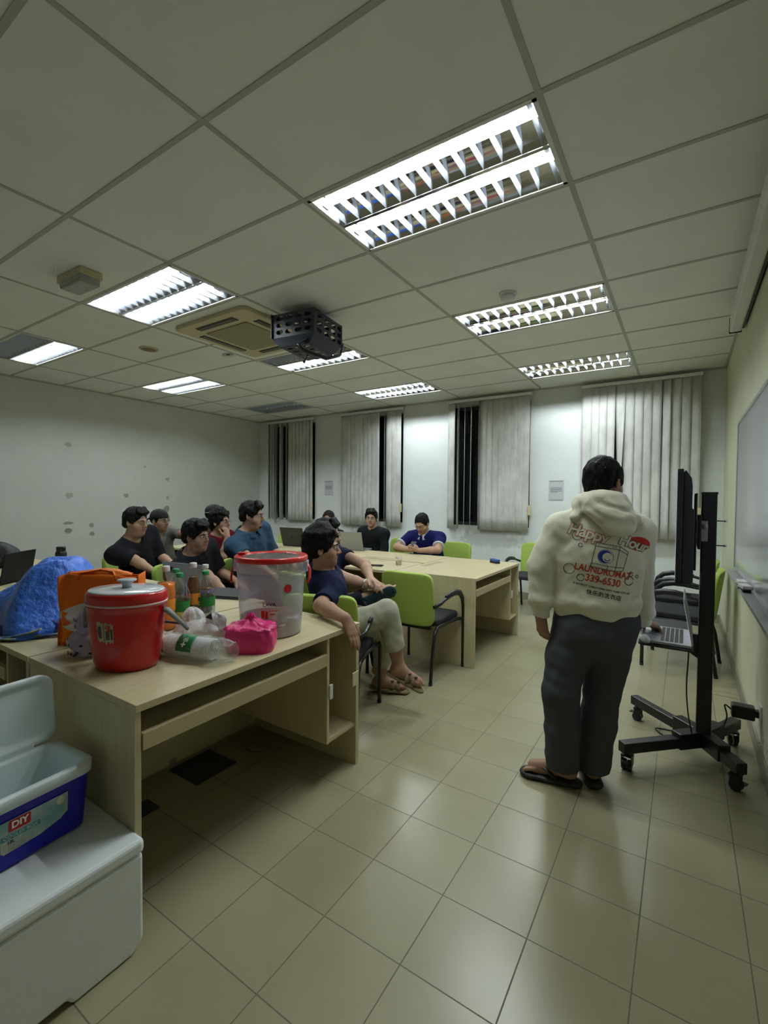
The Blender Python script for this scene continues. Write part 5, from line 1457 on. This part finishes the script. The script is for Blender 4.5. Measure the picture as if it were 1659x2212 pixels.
def person(label, pelvis, yaw, hd, hrot, g=1.0, sw=.185, nb=None, skin=None, shirt=None, sleeve=.62, arms=None, legs=None, hands=None,
           hairst='short', fat=0.0, glasses=None, beard=None, pants=None, collar=None, h=.0065, longsleeve=False, hoodneck=False, group=None, closed=False,
           cuffm=None, shinlen=.95, sdrop=.050, standing=False, lookx=0.0):
    pel = np.array(pelvis, float); Rb = rotz(yaw); r, f = Rb[:, 0], Rb[:, 1]
    C = np.array(hd, float); Rh = rotz(hrot[0]) @ rotx(hrot[1]) @ roty(hrot[2] if len(hrot) > 2 else 0)
    O = np.array([pel[0], pel[1], 0.0])
    if nb is None: nb = C - A_(0, 0, .150) - f * .035 - Rh[:, 1] * .012
    nb = np.array(nb, float)
    up = nrm(nb - pel)
    chest = pel + (nb - pel) * .70 + f * .01
    rr = nrm(r - up * (r @ up))
    shR = nb + rr * sw - up * sdrop; shL = nb - rr * sw - up * sdrop
    Lp = lambda x, y, z: pel * A_(1, 1, 0) + r * x + f * y + A_(0, 0, z)
    if arms is None: arms = {}
    el = {}; wr = {}
    for s, sh in ((1, shR), (-1, shL)):
        a = arms.get(s)
        if a is None:
            e = sh + rr * .05 * s * g + f * .07 - A_(0, 0, .255); w = e + f * .22 - rr * .08 * s - A_(0, 0, .03)
        else: e, w = np.array(a[0], float), np.array(a[1], float)
        el[s], wr[s] = e, w
    if legs is None: legs = {}
    hip = {}; kn = {}; an = {}; to = {}
    for s in (1, -1):
        hip[s] = pel + r * .095 * s * g - A_(0, 0, .01)
        l = legs.get(s)
        if l is None:
            kn[s] = Lp(.13 * s * g, .40, .50); an[s] = Lp(.13 * s * g, .36, .09); to[s] = Lp(.15 * s, .55, .03)
        else: kn[s], an[s], to[s] = [np.array(q, float) for q in l]
    skin = skin or M_SKIN
    root = thing('person', label, 'person', tuple(O), 0, group)
    B = Sh()
    torso(B, pel, chest, nb, shL, shR, r, f, g * .96)
    B.cone(nb - up * .03, C + Rh @ A_(0, -.018, -.045), .058 + .008 * fat, .053 + .006 * fat, .03)
    head(B, C, Rh, fat)
    for s, sh in ((1, shR), (-1, shL)):
        ga = 1 + .35 * (g - 1) * 2
        B.cone(sh, el[s], .052 * ga, .041 * ga, .03); B.cone(el[s], el[s] + (wr[s] - el[s]) * .35, .041 * ga, .040 * ga, .02); B.cone(el[s] + (wr[s] - el[s]) * .35, wr[s], .040 * ga, .027, .02)
        B.cone(hip[s], kn[s], .086 * g, .058, .03); B.cone(kn[s], kn[s] + (an[s] - kn[s]) * .35, .056, .058, .02); B.cone(kn[s] + (an[s] - kn[s]) * .35, an[s], .058, .036, .02)
        foot_d = nrm(to[s] - an[s]); heel = an[s] - foot_d * .03 - A_(0, 0, .035)
        B.cone(an[s], heel, .036, .030, .02); B.cone(heel, to[s] - foot_d * .04, .032, .030, .03); B.cone(an[s], to[s] - foot_d * .06, .034, .022, .03)
        side = np.cross(foot_d, A_(0, 0, 1)); side = nrm(side) if np.linalg.norm(side) > .1 else r
        for q in range(5):
            tb = to[s] - foot_d * (.045 + .008 * abs(q - .5)) + side * (q - 2) * .016 * 1.0
            B.cone(tb, tb + foot_d * (.052 - .006 * q), .0105, .0085, .005)
        hh = (hands or {}).get(s)
        if hh is None: hh = dict(d=wr[s] - el[s], n=-A_(0, 0, 1) * 1.0)
        hand(B, wr[s], hh['d'], hh['n'], s, **{k_: v_ for k_, v_ in hh.items() if k_ not in 'dn'})
    sdf_obj('body', B, h, [skin, M_LIP], root, O, post=lambda c: lipmask(c, C, Rh))
    face_bits(root, O, C, Rh, glasses, closed=closed, beard=beard, looking=lookx)
    hair(root, O, C, Rh, hairst, min(h, .0055))
    J = dict(root=root, O=O, pel=pel, nb=nb, up=up, chest=chest, shL=shL, shR=shR, el=el, wr=wr, hip=hip, kn=kn, an=an, to=to, r=r, f=f, C=C, Rh=Rh, Lp=Lp, g=g, rr=rr)
    if shirt is not None:
        S = Sh(); torso(S, pel, chest, nb, shL, shR, r, f, g, .018)
        ga = 1 + .35 * (g - 1) * 2
        for s, sh in ((1, shR), (-1, shL)):
            if longsleeve:
                S.cone(sh - up * .012, el[s], .061 * ga, .055 * ga, .045); dd = nrm(wr[s] - el[s])
                S.cone(el[s], wr[s], .055 * ga, .040, .02, cut=(wr[s] - dd * .004, dd))
            else:
                dd = nrm(el[s] - sh); e2 = sh + (el[s] - sh) * sleeve
                S.cone(sh - up * .012, e2 + dd * .06, .060 * ga, .064 * ga, .045, cut=(e2, dd))
        S.cone(nb + up * .05, nb - up * .012 + f * .012, .066 + .010 * fat, .064 + .010 * fat, .006, mode='s')
        S.noise(.0035, 17, len(label) % 7); S.noise(.0016, 43, 3)
        S.plane(pel - up * .09, -up, .01)
        sdf_obj('shirt' if not longsleeve else 'jacket', S, h * 1.15, shirt, root, O)
        if collar is not None:
            c = MB(); n_ = nrm(f - up * (f @ up)); rad = .066 + .010 * fat
            pts = []
            for i in range(25):
                a = -PI * .5 + .32 + (2 * PI - .64) * i / 24 + PI
                pts.append(a)
            def cp(u, v):
                a = PI / 2 + .22 + (2 * PI - .44) * u; rad2 = rad + .006 + .030 * (1 - v)
                p = nb + rr * math.cos(a) * rad2 + n_ * math.sin(a) * rad2 + up * ((.004 + .036 * v) - .020 * max(math.sin(a), 0))
                if math.sin(a) > .6: p = p + n_ * .012 * (1 - v) - up * .018 * (1 - v)
                return p - O
            c.grid(cp, 30, 4); c.build('collar', collar, root, solid=.003)
        if cuffm is not None:
            for s, sh in ((1, shR), (-1, shL)):
                dd = nrm(el[s] - sh); e2 = sh + (el[s] - sh) * sleeve; ga = 1 + .35 * (g - 1) * 2
                Q = Sh(); Q.cone(e2 - dd * .06, e2 + dd * .06, .0665 * ga, .0665 * ga, 0, cut=(e2 + dd * .003, dd)); Q.plane(e2 - dd * .018, -dd, .001)
                sdf_obj('sleeve_trim', Q, h * .8, cuffm, root, O)
    if pants is not None:
        S = Sh(); S.cone(pel - r * .05 * g, pel + r * .05 * g, .125 * g, .125 * g, .03)
        S.cone(pel, pel + up * .10, .140 * g, .145 * g, .03, fl=(f, .8))
        for s in (1, -1):
            S.cone(hip[s], kn[s], .100 * g, .076, .03)
            dd = nrm(an[s] - kn[s]); e2 = kn[s] + (an[s] - kn[s]) * shinlen
            S.cone(kn[s], e2 + dd * .05, .075, .064, .02, cut=(e2, dd))
        S.noise(.0035, 19, 5); S.noise(.0015, 45, 1)
        sdf_obj('trousers', S, h * 1.2, pants, root, O)
    return J

def cloth(name, col, **k): return mat(name, col, .9, bump=.12, bscale=260, spec=.15, **k)
M_BLKTEE = cloth('black_cotton_tee', (.010, .010, .013)); M_NAVY = cloth('dark_navy_cotton', (.009, .012, .038)); M_BLUEPOLO = cloth('slate_blue_polo_knit', (.035, .075, .125))
M_MAROON = cloth('maroon_cotton', (.115, .008, .014)); M_GREYTEE = cloth('grey_marl_cotton', (.20, .195, .175)); M_DKJEAN = cloth('dark_trouser_cloth', (.014, .015, .022))
M_BEIGE = cloth('beige_trouser_cloth', (.36, .35, .27)); M_NAVYPOLO = cloth('deep_blue_polo_knit', (.010, .012, .085)); M_BLKJ = cloth('black_jacket_cloth', (.010, .011, .013)); M_DKGRN = cloth('dark_olive_shirt', (.016, .020, .018))
M_WTRIM = cloth('white_knit_trim', (.55, .57, .62))
THIN = mat('thin_metal_glasses_frame', (.25, .20, .15), .3, metal=.8)
# seated listeners ------------------------------------------------------------
person('person in a black t-shirt and glasses sitting at the near left desk beside the flask', (-4.32, 2.44, .565), -72, (-4.11, 2.27, 1.190), (-68, -4), g=1.12, sw=.20,
       skin=M_SKINL, shirt=M_BLKTEE, hairst='side', fat=.6, glasses=(.022, .018, THIN), pants=M_DKJEAN,
       arms={1: ((-4.02, 2.20, .86), (-3.80, 2.24, .78))}, sleeve=.95)
person('person in a black polo shirt leaning back, sitting right behind the open laptop and bottles', (-3.50, 2.44, .565), -70, (-3.28, 2.30, 1.105), (-72, -2, 3), g=1.16, sw=.205,
       skin=M_SKIN, shirt=M_BLKTEE, collar=M_BLKTEE, hairst='fringe', fat=.75, pants=M_DKJEAN,
       arms={1: ((-3.02, 2.20, .82), (-2.78, 2.20, .70))}, sleeve=.85)
person('person in a grey t-shirt and backward black cap sitting near the left wall', (-5.08, 3.10, .565), -78, (-4.89, 2.97, 1.150), (-75, 0), g=.95, sw=.18,
       skin=M_SKINL, shirt=M_GREYTEE, hairst='cap', glasses=(.021, .016, M_GLF), pants=M_DKJEAN, h=.0075,
       arms={-1: ((-4.60, 3.10, 1.0), (-4.38, 3.14, .98))}, sleeve=.7)
person('person in a maroon t-shirt and glasses with a hand on the chin', (-4.30, 3.24, .565), -80, (-4.10, 3.16, 1.155), (-72, 6), g=.92, sw=.175,
       skin=M_SKIN, shirt=M_MAROON, hairst='mop', glasses=(.022, .017, M_GLF), pants=M_DKJEAN, h=.0075,
       arms={1: ((-3.92, 3.05, .80), (-3.95, 3.13, 1.00))}, hands={1: dict(d=(-.35, .1, 1), n=(-1, .1, .2), curl=(.9, .9, .9, .9))}, sleeve=.7)
person('person in a dark cap with a pale band sitting behind the man in maroon', (-4.74, 3.52, .565), -80, (-4.53, 3.42, 1.205), (-60, 0), g=.9, sw=.17,
       skin=M_SKIN, shirt=mat('brown_cotton', (.07, .035, .02), .88), hairst='band', pants=M_DKJEAN, h=.008)
person('large person in a slate blue polo shirt with a beard sitting behind the bucket', (-3.46, 3.02, .57), -76, (-3.29, 2.88, 1.255), (-60, -3), g=1.24, sw=.215,
       skin=M_SKINL, shirt=M_BLUEPOLO, collar=M_BLUEPOLO, hairst='side', fat=1.0, beard=True, pants=M_DKJEAN,
       arms={1: ((-3.18, 2.70, .91), (-2.95, 2.74, .80))}, sleeve=.95)
J8 = person('person in a dark t-shirt clasping the ankle, mostly hidden behind the man in navy', (-2.44, 2.92, .565), -62, (-2.335, 2.79, 1.13), (-66, -2), g=1.0, sw=.185,
       skin=M_SKINL, shirt=M_NAVY, hairst='side', glasses=(.022, .017, THIN), pants=M_DKJEAN,
       arms={1: ((-2.00, 2.64, .83), (-1.84, 2.64, .81)), -1: ((-2.02, 2.86, .91), (-1.86, 2.70, .845))}, sleeve=.55,
       hands={1: dict(d=(.9, .3, -.05), n=(-.1, .4, -.8), curl=(.5, .5, .6, .6)), -1: dict(d=(.8, -.3, -.2), n=(0, -.3, -.8), curl=(.5, .5, .6, .6))},
       legs={1: ((-2.08, 2.56, .60), (-1.86, 2.65, .72), (-1.68, 2.74, .80)), -1: ((-2.02, 2.98, .50), (-1.98, 3.02, .09), (-1.85, 3.10, .03))}, nb=(-2.36, 2.83, .985))
S = Sh(); fd = nrm(A_(.18, .09, .085)); dn = nrm(np.cross(fd, nrm(np.cross(fd, A_(.2, -.9, .1)))))
Rf = np.stack([nrm(np.cross(fd, A_(.35, -.8, -.35))), fd, nrm(np.cross(nrm(np.cross(fd, A_(.35, -.8, -.35))), fd))], 1)
ctr = A_(-1.765, 2.665, .735)
S.cone(ctr - Rf[:, 1] * .09, ctr, .040, .038, .02, fl=(Rf[:, 2], .36)); S.cone(ctr, ctr + Rf[:, 1] * .085, .038, .048, .02, fl=(Rf[:, 2], .30)); sdf_obj('sandal', S, .006, mat('dark_teal_rubber', (.012, .045, .055), .6), J8['root'], J8['O'])
wb_ = MB(); W = J8['wr'][1]; d_ = nrm(J8['wr'][1] - J8['el'][1]); a1 = nrm(np.cross(d_, A_(0, 0, 1))); a2 = np.cross(d_, a1)
wb_.tube([Vector(W - d_ * .02 + a1 * .032 * math.cos(q) + a2 * .032 * math.sin(q) - J8['O']) for q in [2 * PI * i / 16 for i in range(16)]], .006, 6, cyc=True)
wb_.build('wristwatch', M_CHROME, J8['root'])
person('person in a dark olive shirt sitting by the window wall behind the black laptop', (-4.42, 5.42, .565), 175, (-4.36, 5.24, 1.115), (200, -4), g=.95, sw=.18,
       skin=M_SKIN, shirt=M_DKGRN, hairst='short', glasses=(.021, .016, M_GLF), pants=M_DKJEAN, h=.008)
person('person in a black jacket and thin glasses behind the silver laptop', (-3.62, 5.42, .565), 178, (-3.60, 5.24, 1.15), (205, 0), g=1.0, sw=.185,
       skin=M_SKINL, shirt=M_BLKJ, longsleeve=True, hairst='side', glasses=(.021, .016, THIN), pants=M_DKJEAN, h=.008)
J11 = person('person in a navy polo with white trim looking down at a phone', (-2.76, 5.42, .565), 180, (-2.75, 5.12, 1.115), (178, -32), g=1.12, sw=.205,
       skin=M_SKINL, shirt=M_NAVYPOLO, collar=M_WTRIM, cuffm=M_WTRIM, hairst='short', fat=.5, glasses=(.021, .016, THIN), pants=M_DKJEAN, h=.007,
       arms={1: ((-3.03, 4.98, .805), (-2.76, 4.86, .80)), -1: ((-2.46, 4.99, .805), (-2.66, 4.85, .80))}, sleeve=.72, nb=(-2.76, 5.20, .985),
       hands={1: dict(d=(.8, -.35, .1), n=(.3, .1, .8), curl=(.9, .9, .9, .9)), -1: dict(d=(-.8, -.3, .1), n=(-.3, .1, .8), curl=(.9, .9, .9, .9))}, closed=True)
t = thing('smartphone', 'dark phone held by the man in the navy polo', 'phone', (-2.72, 4.80, .835), 0)
MB().box(-.036, .036, -.005, .005, -.01, .10, M=Matrix.Rotation(math.radians(-50), 4, 'X')).build('phone_case', M_BLACKPL, t, bevel=.003)

# man in navy shirt, arm draped over the front desk
J7 = person('person in a navy t-shirt and beige trousers, arm draped over the front desk corner', (-1.95, 2.36, .565), -35, (-1.872, 2.195, 1.110), (-52, 1), g=.98, sw=.178,
       nb=(-1.885, 2.225, .965), skin=M_SKIN, shirt=M_NAVY, hairst='mop', pants=M_BEIGE, h=.0048, shinlen=.66, sleeve=.80,
       arms={1: ((-1.685, 1.965, .815), (-1.435, 1.865, .80)), -1: ((-2.02, 2.52, .72), (-1.85, 2.62, .64))},
       hands={1: dict(d=(.52, -.02, -.85), n=(-.75, .1, -.42), curl=(.14, .10, .14, .2), thumb=.3)},
       legs={1: ((-1.60, 2.52, .680), (-1.530, 2.56, .315), (-1.39, 2.63, .205)), -1: ((-1.74, 2.70, .50), (-1.83, 2.80, .10), (-1.66, 2.90, .045))})
M_SUEDE = mat('tan_suede_sandal', (.20, .15, .085), .85, bump=.2, bscale=200)
def slide(J, s, tilt=None):
    an, to = J['an'][s], J['to'][s]; d = nrm(to - an + A_(0, 0, .03 if tilt is None else tilt)); side = nrm(np.cross(d, A_(0, 0, 1))); up = np.cross(side, d)
    heel = an - d * .05 - A_(0, 0, .055); toe = to - up * .022 + d * .005
    S = Sh()
    S.cone(heel - up * .012, (heel + toe) / 2 - up * .012, .040, .040, .02, fl=(up, .38)); S.cone((heel + toe) / 2 - up * .012, toe - d * .03 - up * .012, .040, .046, .02, fl=(up, .38))
    sdf_obj('sandal_sole', S, .005, M_SUEDE, J['root'], J['O'])
    q = to - d * .070 + up * .004
    for dd in (0, -.045):
        m = MB(); c = q + d * dd
        m.tube([Vector(c + side * .046 * math.cos(a) + up * (.045 * math.sin(a) - .018) - J['O']) for a in [PI * i / 10 for i in range(11)]], .012, 8, flat=(.4, 1.4)); so = m.build('sandal_strap', M_SUEDE, J['root'])
        b = MB(); cc = Vector(c + side * .025 + up * .030 - J['O']); b.box(-.009, .009, -.009, .009, -.004, .006, M=Matrix.Translation(cc)); b.build('buckle', mat('bronze_buckle', (.12, .09, .05), .4, metal=.6), so)
slide(J7, 1); slide(J7, -1)

# ================================================================ standing man in the cream hoodie
r_, f_ = rotz(16)[:, 0], rotz(16)[:, 1]
PEL = A_(-.352, 2.450, .86); NB = A_(-.345, 2.455, 1.375); HC = A_(-.332, 2.480, 1.505)
Rhd = (-22, -4)
SHL, SHR = (-.535, 2.395, 1.335), (-.160, 2.505, 1.320)
armsS = {1: ((-.185, 2.625, 1.045), (-.168, 2.785, .775)), -1: ((-.598, 2.370, 1.075), (-.588, 2.350, .845))}
legsS = {-1: ((-.492, 2.365, .47), (-.478, 2.405, .095), (-.655, 2.378, .042)), 1: ((-.330, 2.530, .46), (-.362, 2.505, .095), (-.43, 2.69, .042))}
J = person('person standing with back turned, in a cream printed hoodie and grey trousers', PEL, 16, HC, Rhd, g=.94, sw=.160, sdrop=.105, nb=NB, skin=M_SKIN, shirt=None,
           arms=armsS, legs=legsS, hands={-1: dict(d=(.12, .06, -1), n=(.5, .75, .1), curl=(.45, .5, .5, .55), thumb=.6), 1: dict(d=(.55, .75, -.30), n=(0.1, .1, -1), curl=(.4, .45, .5, .55), sc=.95)}, hairst='short', h=.0045)
root, O = J['root'], J['O']
M_HOOD = mat('cream_fleece_hoodie', (.70, .68, .53), .92, bump=.18, bscale=240, sheen=.2)
H = Sh(); n_ = f_
shL, shR = J['shL'], J['shR']
Z = lambda z, x=0, y=0: A_(PEL[0], PEL[1], 0) + r_ * x + f_ * y + A_(0, 0, z)
H.cone(Z(.925), Z(1.14), .198, .194, .05, fl=(f_, .70))
H.cone(Z(1.12), Z(1.215), .194, .160, .05, fl=(f_, .66))
dshL, dshR = shL - r_ * .006 - A_(0, 0, .002), shR + r_ * .006 - A_(0, 0, .002)
H.cone(dshL + r_ * .01, dshR - r_ * .01, .072, .072, .06)
for s_ in (dshL, dshR): H.cone(NB - A_(0, 0, .010), s_, .052, .060, .06)
H.ell(Z(.925), (.190, .138, .040), .04, R=rotz(16))            # blouson fold above the rib
for s in (1, -1):
    sh, e, w = (dshR if s > 0 else dshL), J['el'][s], J['wr'][s]
    H.cone(sh, sh + (e - sh) * .5, .068, .070, .05); H.cone(sh + (e - sh) * .5, e, .070, .068, .012); dd = nrm(w - e)
    H.cone(e, w - dd * .07, .068, .057, .012); H.ell(w - dd * .072, (.056, .056, .036), .025)
    H.cone(w - dd * .06, w + dd * .05, .040, .038, .012, cut=(w + dd * .012, dd))
H.cone(Z(.905), Z(.80), .172, .165, .018, fl=(f_, .70), cut=(Z(.845), (0, 0, -1)))
H.noise(.0040, 10, 2, (1, 1, .55)); H.noise(.0030, 23, 5, (1, 1, .6)); H.noise(.0012, 50, 1)
H.cone(NB + A_(0, 0, .10), NB + A_(0, 0, .0) + f_ * .02, .068, .066, .01, mode='s')
ho, hv, hf = sdf_obj('hoodie', H, .0055, M_HOOD, root, O, smooth_it=2)
# hood hanging on the back, its own piece
K = Sh()
ub = lambda x, y, z: NB + r_ * x + f_ * y + A_(0, 0, z)
ring = [ub(.088 * math.sin(a), -.005 - .088 * math.cos(a), .022 + .028 * math.cos(a)) for a in [2 * PI * i / 14 for i in range(14)]]
for i in range(14):
    K.cone(ring[i], ring[(i + 1) % 14], .030, .030, .03)
K.ell(ub(.022, -.105, -.012), (.108, .048, .052), .05, R=rotz(16) @ roty(8)); K.ell(ub(.050, -.128, -.055), (.092, .038, .046), .04, R=rotz(16) @ roty(14))
K.ell(ub(.058, -.138, -.092), (.060, .028, .028), .03, R=rotz(16) @ roty(10))
for s in (-1, 1): K.cone(ub(s * .09, -.02, .02), ub(s * .13 + .01, -.085, -.045), .026, .020, .03)
K.cone(ub(-.105, -.125, .030), ub(.0, -.180, -.045), .007, .010, .014, mode='s'); K.cone(ub(.0, -.180, -.045), ub(.09, -.178, -.060), .010, .006, .014, mode='s'); K.cone(ub(-.04, -.160, .030), ub(.125, -.150, -.012), .008, .008, .014, mode='s')
K.cone(NB + A_(0, 0, .12), NB - A_(0, 0, .02) + f_ * .02, .075, .070, .012, mode='s')
K.noise(.0030, 24, 3, (1, 1, 2.0)); K.noise(.0012, 60, 2)
sdf_obj('hood', K, .0045, M_HOOD, root, O, smooth_it=2)
# trousers
T = Sh(); M_GTR = cloth('charcoal_grey_twill', (.066, .073, .082))
T.cone(Z(.87), Z(.80), .160, .165, .03, fl=(f_, .76))
for s in (1, -1):
    hp, k2, a2_ = J['hip'][s], J['kn'][s], J['an'][s]
    T.cone(hp + A_(0, 0, -.02), k2 + (hp - k2) * .45, .108, .098, .035); T.cone(k2 + (hp - k2) * .45, k2, .098, .086, .02)
    e2 = a2_ + A_(0, 0, -.015)
    T.cone(k2, k2 + (a2_ - k2) * .5, .086, .082, .02); T.cone(k2 + (a2_ - k2) * .5, e2 + A_(0, 0, -.08), .082, .076, .02, cut=(e2 if s < 0 else e2 - A_(0, 0, .022), (0, 0, -1)))
T.ell(Z(.78, 0, -.045), (.145, .10, .11), .05, R=rotz(16))
T.noise(.0035, 12, 1, (1, 1, .4)); T.noise(.0028, 30, 4, (1, 1, .45)); T.noise(.0014, 22, 2, (1, 1, 2.2))
sdf_obj('trousers', T, .0055, M_GTR, root, O, smooth_it=2)
# flip flops
M_FF = mat('black_rubber_flip_flop', (.014, .012, .014), .55)
for s in (-1, 1):
    an, to = J['an'][s], J['to'][s]; d = nrm((to - an) * A_(1, 1, 0)); side = np.cross(d, A_(0, 0, 1))
    heel = A_(an[0], an[1], .017) - d * .045; toe = A_(to[0], to[1], .017) + d * .002
    S = Sh(); S.cone(heel, (heel + toe) / 2, .046, .044, .02, fl=((0, 0, 1), .40)); S.cone((heel + toe) / 2, toe - d * .025, .044, .054, .02, fl=((0, 0, 1), .36))
    S.plane(A_(0, 0, .001), (0, 0, -1), .001)
    sdf_obj('flip_flop_sole', S, .005, M_FF, root, O)
    m = MB(); tp = toe - d * .065 + A_(0, 0, .050) ; 
    m.tube([Vector(toe - d * .055 + side * .006 * s + A_(0, 0, .018) - O), Vector(tp - O), Vector(toe - d * .10 + side * .035 + A_(0, 0, .055) - O), Vector(toe - d * .15 + side * .050 + A_(0, 0, .02) - O)], [.006, .010, .012, .010], 8, flat=(1.2, .5))
    m.tube([Vector(tp - O), Vector(toe - d * .10 - side * .035 + A_(0, 0, .055) - O), Vector(toe - d * .15 - side * .050 + A_(0, 0, .02) - O)], [.010, .012, .010], 8, flat=(1.2, .5))
    m.build('flip_flop_strap', M_FF, root)
# print on the back of the hoodie, draped on the cloth
bvh = BVHTree.FromPolygons([Vector(p) for p in hv], [tuple(int(q) for q in fc) for fc in hf])
UO = A_(PEL[0], PEL[1], 1.165) + r_ * .026 + A_(0, 0, .018)
Ux = nrm(r_ - A_(0, 0, .165)); Un = -f_; Uy = np.cross(Un, Ux) * 1.0
Uy = nrm(np.cross(A_(*Un), A_(*Ux)))
if Uy[2] < 0: Uy = -Uy
def drape(pts, off=.0022):
    out = []
    for (a, b) in pts:
        p = Vector(UO + Ux * a + Uy * b + Un * .5); hit = bvh.ray_cast(p, Vector(-Un))
        q = hit[0] if hit[0] is not None else p - Vector(Un) * .5
        out.append(q + Vector(Un) * off - Vector(O))
    return out
def refine(vs, fs, L=.012):
    import bmesh
    bm = bmesh.new(); bv = [bm.verts.new((v[0], v[1], 0)) for v in vs]
    for f in fs:
        try: bm.faces.new([bv[i] for i in f])
        except ValueError: pass
    bmesh.ops.triangulate(bm, faces=bm.faces[:])
    for _ in range(3):
        ed = [e for e in bm.edges if e.calc_length() > L]
        if not ed: break
        bmesh.ops.subdivide_edges(bm, edges=ed, cuts=1)
        bmesh.ops.triangulate(bm, faces=[f for f in bm.faces if len(f.verts) > 3])
    bm.verts.index_update()
    v2 = [(v.co.x, v.co.y) for v in bm.verts]; f2 = [tuple(v.index for v in f.verts) for f in bm.faces]
    bm.free(); return v2, f2
def printed(name, vs, fs, m, off=.0022):
    v2, f2 = refine(vs, fs)
    return MB().add(drape(v2, off), f2).build(name, m, root)
P_RED = mat('print_vermilion', (.50, .03, .015), .7); P_INK = mat('print_dark_ink', (.02, .025, .03), .7); P_BLUE = mat('print_navy_blue', (.015, .025, .22), .7); P_CR = mat('print_cream', (.62, .60, .48), .8)
def ptext(body, size, x, y, m, off=.0022, offset=0.0, arc_=0.0, rot=0.0, spacing=1.0, sx=1.0, name='print_lettering', shear=0):
    vs, fs = text_mesh(body, size, offset, 0, spacing=spacing, shear=shear)
    c, s = math.cos(rot), math.sin(rot); o = []
    for v in vs:
        X = v.x * sx; Y = v.y + arc_ * X * X
        o.append((x + X * c - Y * s, y + X * s + Y * c))
    return printed(name, o, fs, m, off)
def ringpoly(cx, cy, r, w, n=40, a0=0, a1=2 * PI, sy=1.0):
    vs = []; 
    for i in range(n + 1):
        a = a0 + (a1 - a0) * i / n
        vs += [(cx + r * math.cos(a), cy + r * sy * math.sin(a)), (cx + (r - w) * math.cos(a), cy + (r - w) * sy * math.sin(a))]
    return vs, [(2 * i, 2 * i + 2, 2 * i + 3, 2 * i + 1) for i in range(n)]
def line(p, q, w=.0014):
    d = (q[0] - p[0], q[1] - p[1]); L = math.hypot(*d); n = (-d[1] / L * w / 2, d[0] / L * w / 2)
    return [(p[0] + n[0], p[1] + n[1]), (p[0] - n[0], p[1] - n[1]), (q[0] - n[0], q[1] - n[1]), (q[0] + n[0], q[1] + n[1])], [(0, 1, 2, 3)]

# red oval behind the word, bubble lettering, washing machine, numbers
vs, fs = ringpoly(.130, .054, .052, .0515, 36, sy=.62); printed("print_oval", vs, fs, P_RED, .0016)
ptext("Happy", .072, -.092, .062, P_RED, .0024, offset=.0042, arc_=-.3, rot=-.10, spacing=.92, shear=.1)
ptext("Happy", .072, -.092, .062, P_CR, .0032, offset=.0018, arc_=-.3, rot=-.10, spacing=.92, shear=.1)
ptext("Hour", .066, .108, .050, P_INK, .0026, offset=.0040, rot=-.16, spacing=.92, shear=.1)
ptext("Hour", .066, .108, .050, P_CR, .0034, offset=.0018, rot=-.16, spacing=.92, shear=.1)
# washing machine drawing
box_ = [(-.052, .028), (.050, .028), (.046, -.085), (-.058, -.085)]
vs, fs = list(box_) + [(.090, .012), (.080, -.078)], [(0, 3, 2, 1), (1, 2, 5, 4)]
printed("print_washer_fill", vs, fs, P_CR, .0036)
V, F_ = [], []
def pushl(p, q, w=.0026):
    v, f = line(p, q, w); o = len(V); V.extend(v); F_.extend([tuple(i + o for i in x) for x in f])
for p, q in (((-.052, .028), (.050, .028)), ((.050, .028), (.046, -.085)), ((.046, -.085), (-.058, -.085)), ((-.058, -.085), (-.052, .028)), ((-.053, .012), (.049, .012)), ((-.057, -.068), (.047, -.068)), ((.050, .028), (.090, .010)), ((.090, .010), (.080, -.080)), ((.080, -.080), (.046, -.085)), ((.049, .012), (.088, -.002)), ((.012, -.068), (.010, -.085)), ((.047, -.068), (.081, -.064))): pushl(p, q)
printed("print_washer_lines", V, F_, P_INK, .0042)
vs, fs = ringpoly(-.004, -.028, .034, .0015); printed("print_door_rim", vs, fs, P_BLUE, .0043)
vs, fs = ringpoly(-.006, -.028, .0295, .0290); printed("print_door_disc", vs, fs, P_BLUE, .0041)
vs, fs = ringpoly(.004, -.030, .0215, .0210); printed("print_door_glass", vs, fs, P_CR, .0047)
vs, fs = ringpoly(.004, -.034, .013, .0035, 18, PI * 1.08, PI * 1.92); printed("print_door_mark", vs, fs, P_BLUE, .0053)
for bx, r0 in ((-.040, .0045), (.022, .004), (.033, .004)):
    vs, fs = ringpoly(bx, .020, r0, .0012, 14); printed("print_washer_knob", vs, fs, P_INK, .0044)
ptext("LAUNDROMAT", .044, .000, -.098, P_RED, .0026, offset=.0008, spacing=1.02, sx=.80, arc_=-.2)
ptext("339-6530", .046, .006, -.140, P_RED, .0026, offset=.0008, spacing=1.0, sx=.86)
ptext("25 BAYER ST. CHINATOWN NEW YORK CITY NY", .0115, .008, -.178, P_INK, .0024, offset=.0003, sx=.98)
ptext("\u5feb\u4e50\u7684\u6d17\u8863\u5e97", .024, .022, -.205, P_INK, .0024, offset=.0003, spacing=1.1)
for k_, (bx, by, r0) in enumerate(((-.135, .045, .023), (-.155, .082, .013), (-.115, .002, .010), (-.142, -.118, .025), (-.088, -.146, .017), (.118, -.120, .021), (.120, -.088, .011), (.150, -.095, .008))):
    vs, fs = ringpoly(bx, by, r0, .0028, 30, .4, 2 * PI - .05); printed("print_bubble", vs, fs, P_INK, .0024)
    if r0 > .016:
        vs, fs = ringpoly(bx, by, r0 * .72, .0018, 8, 2.1, 2.9); printed("print_bubble_glint", vs, fs, P_INK, .0024)
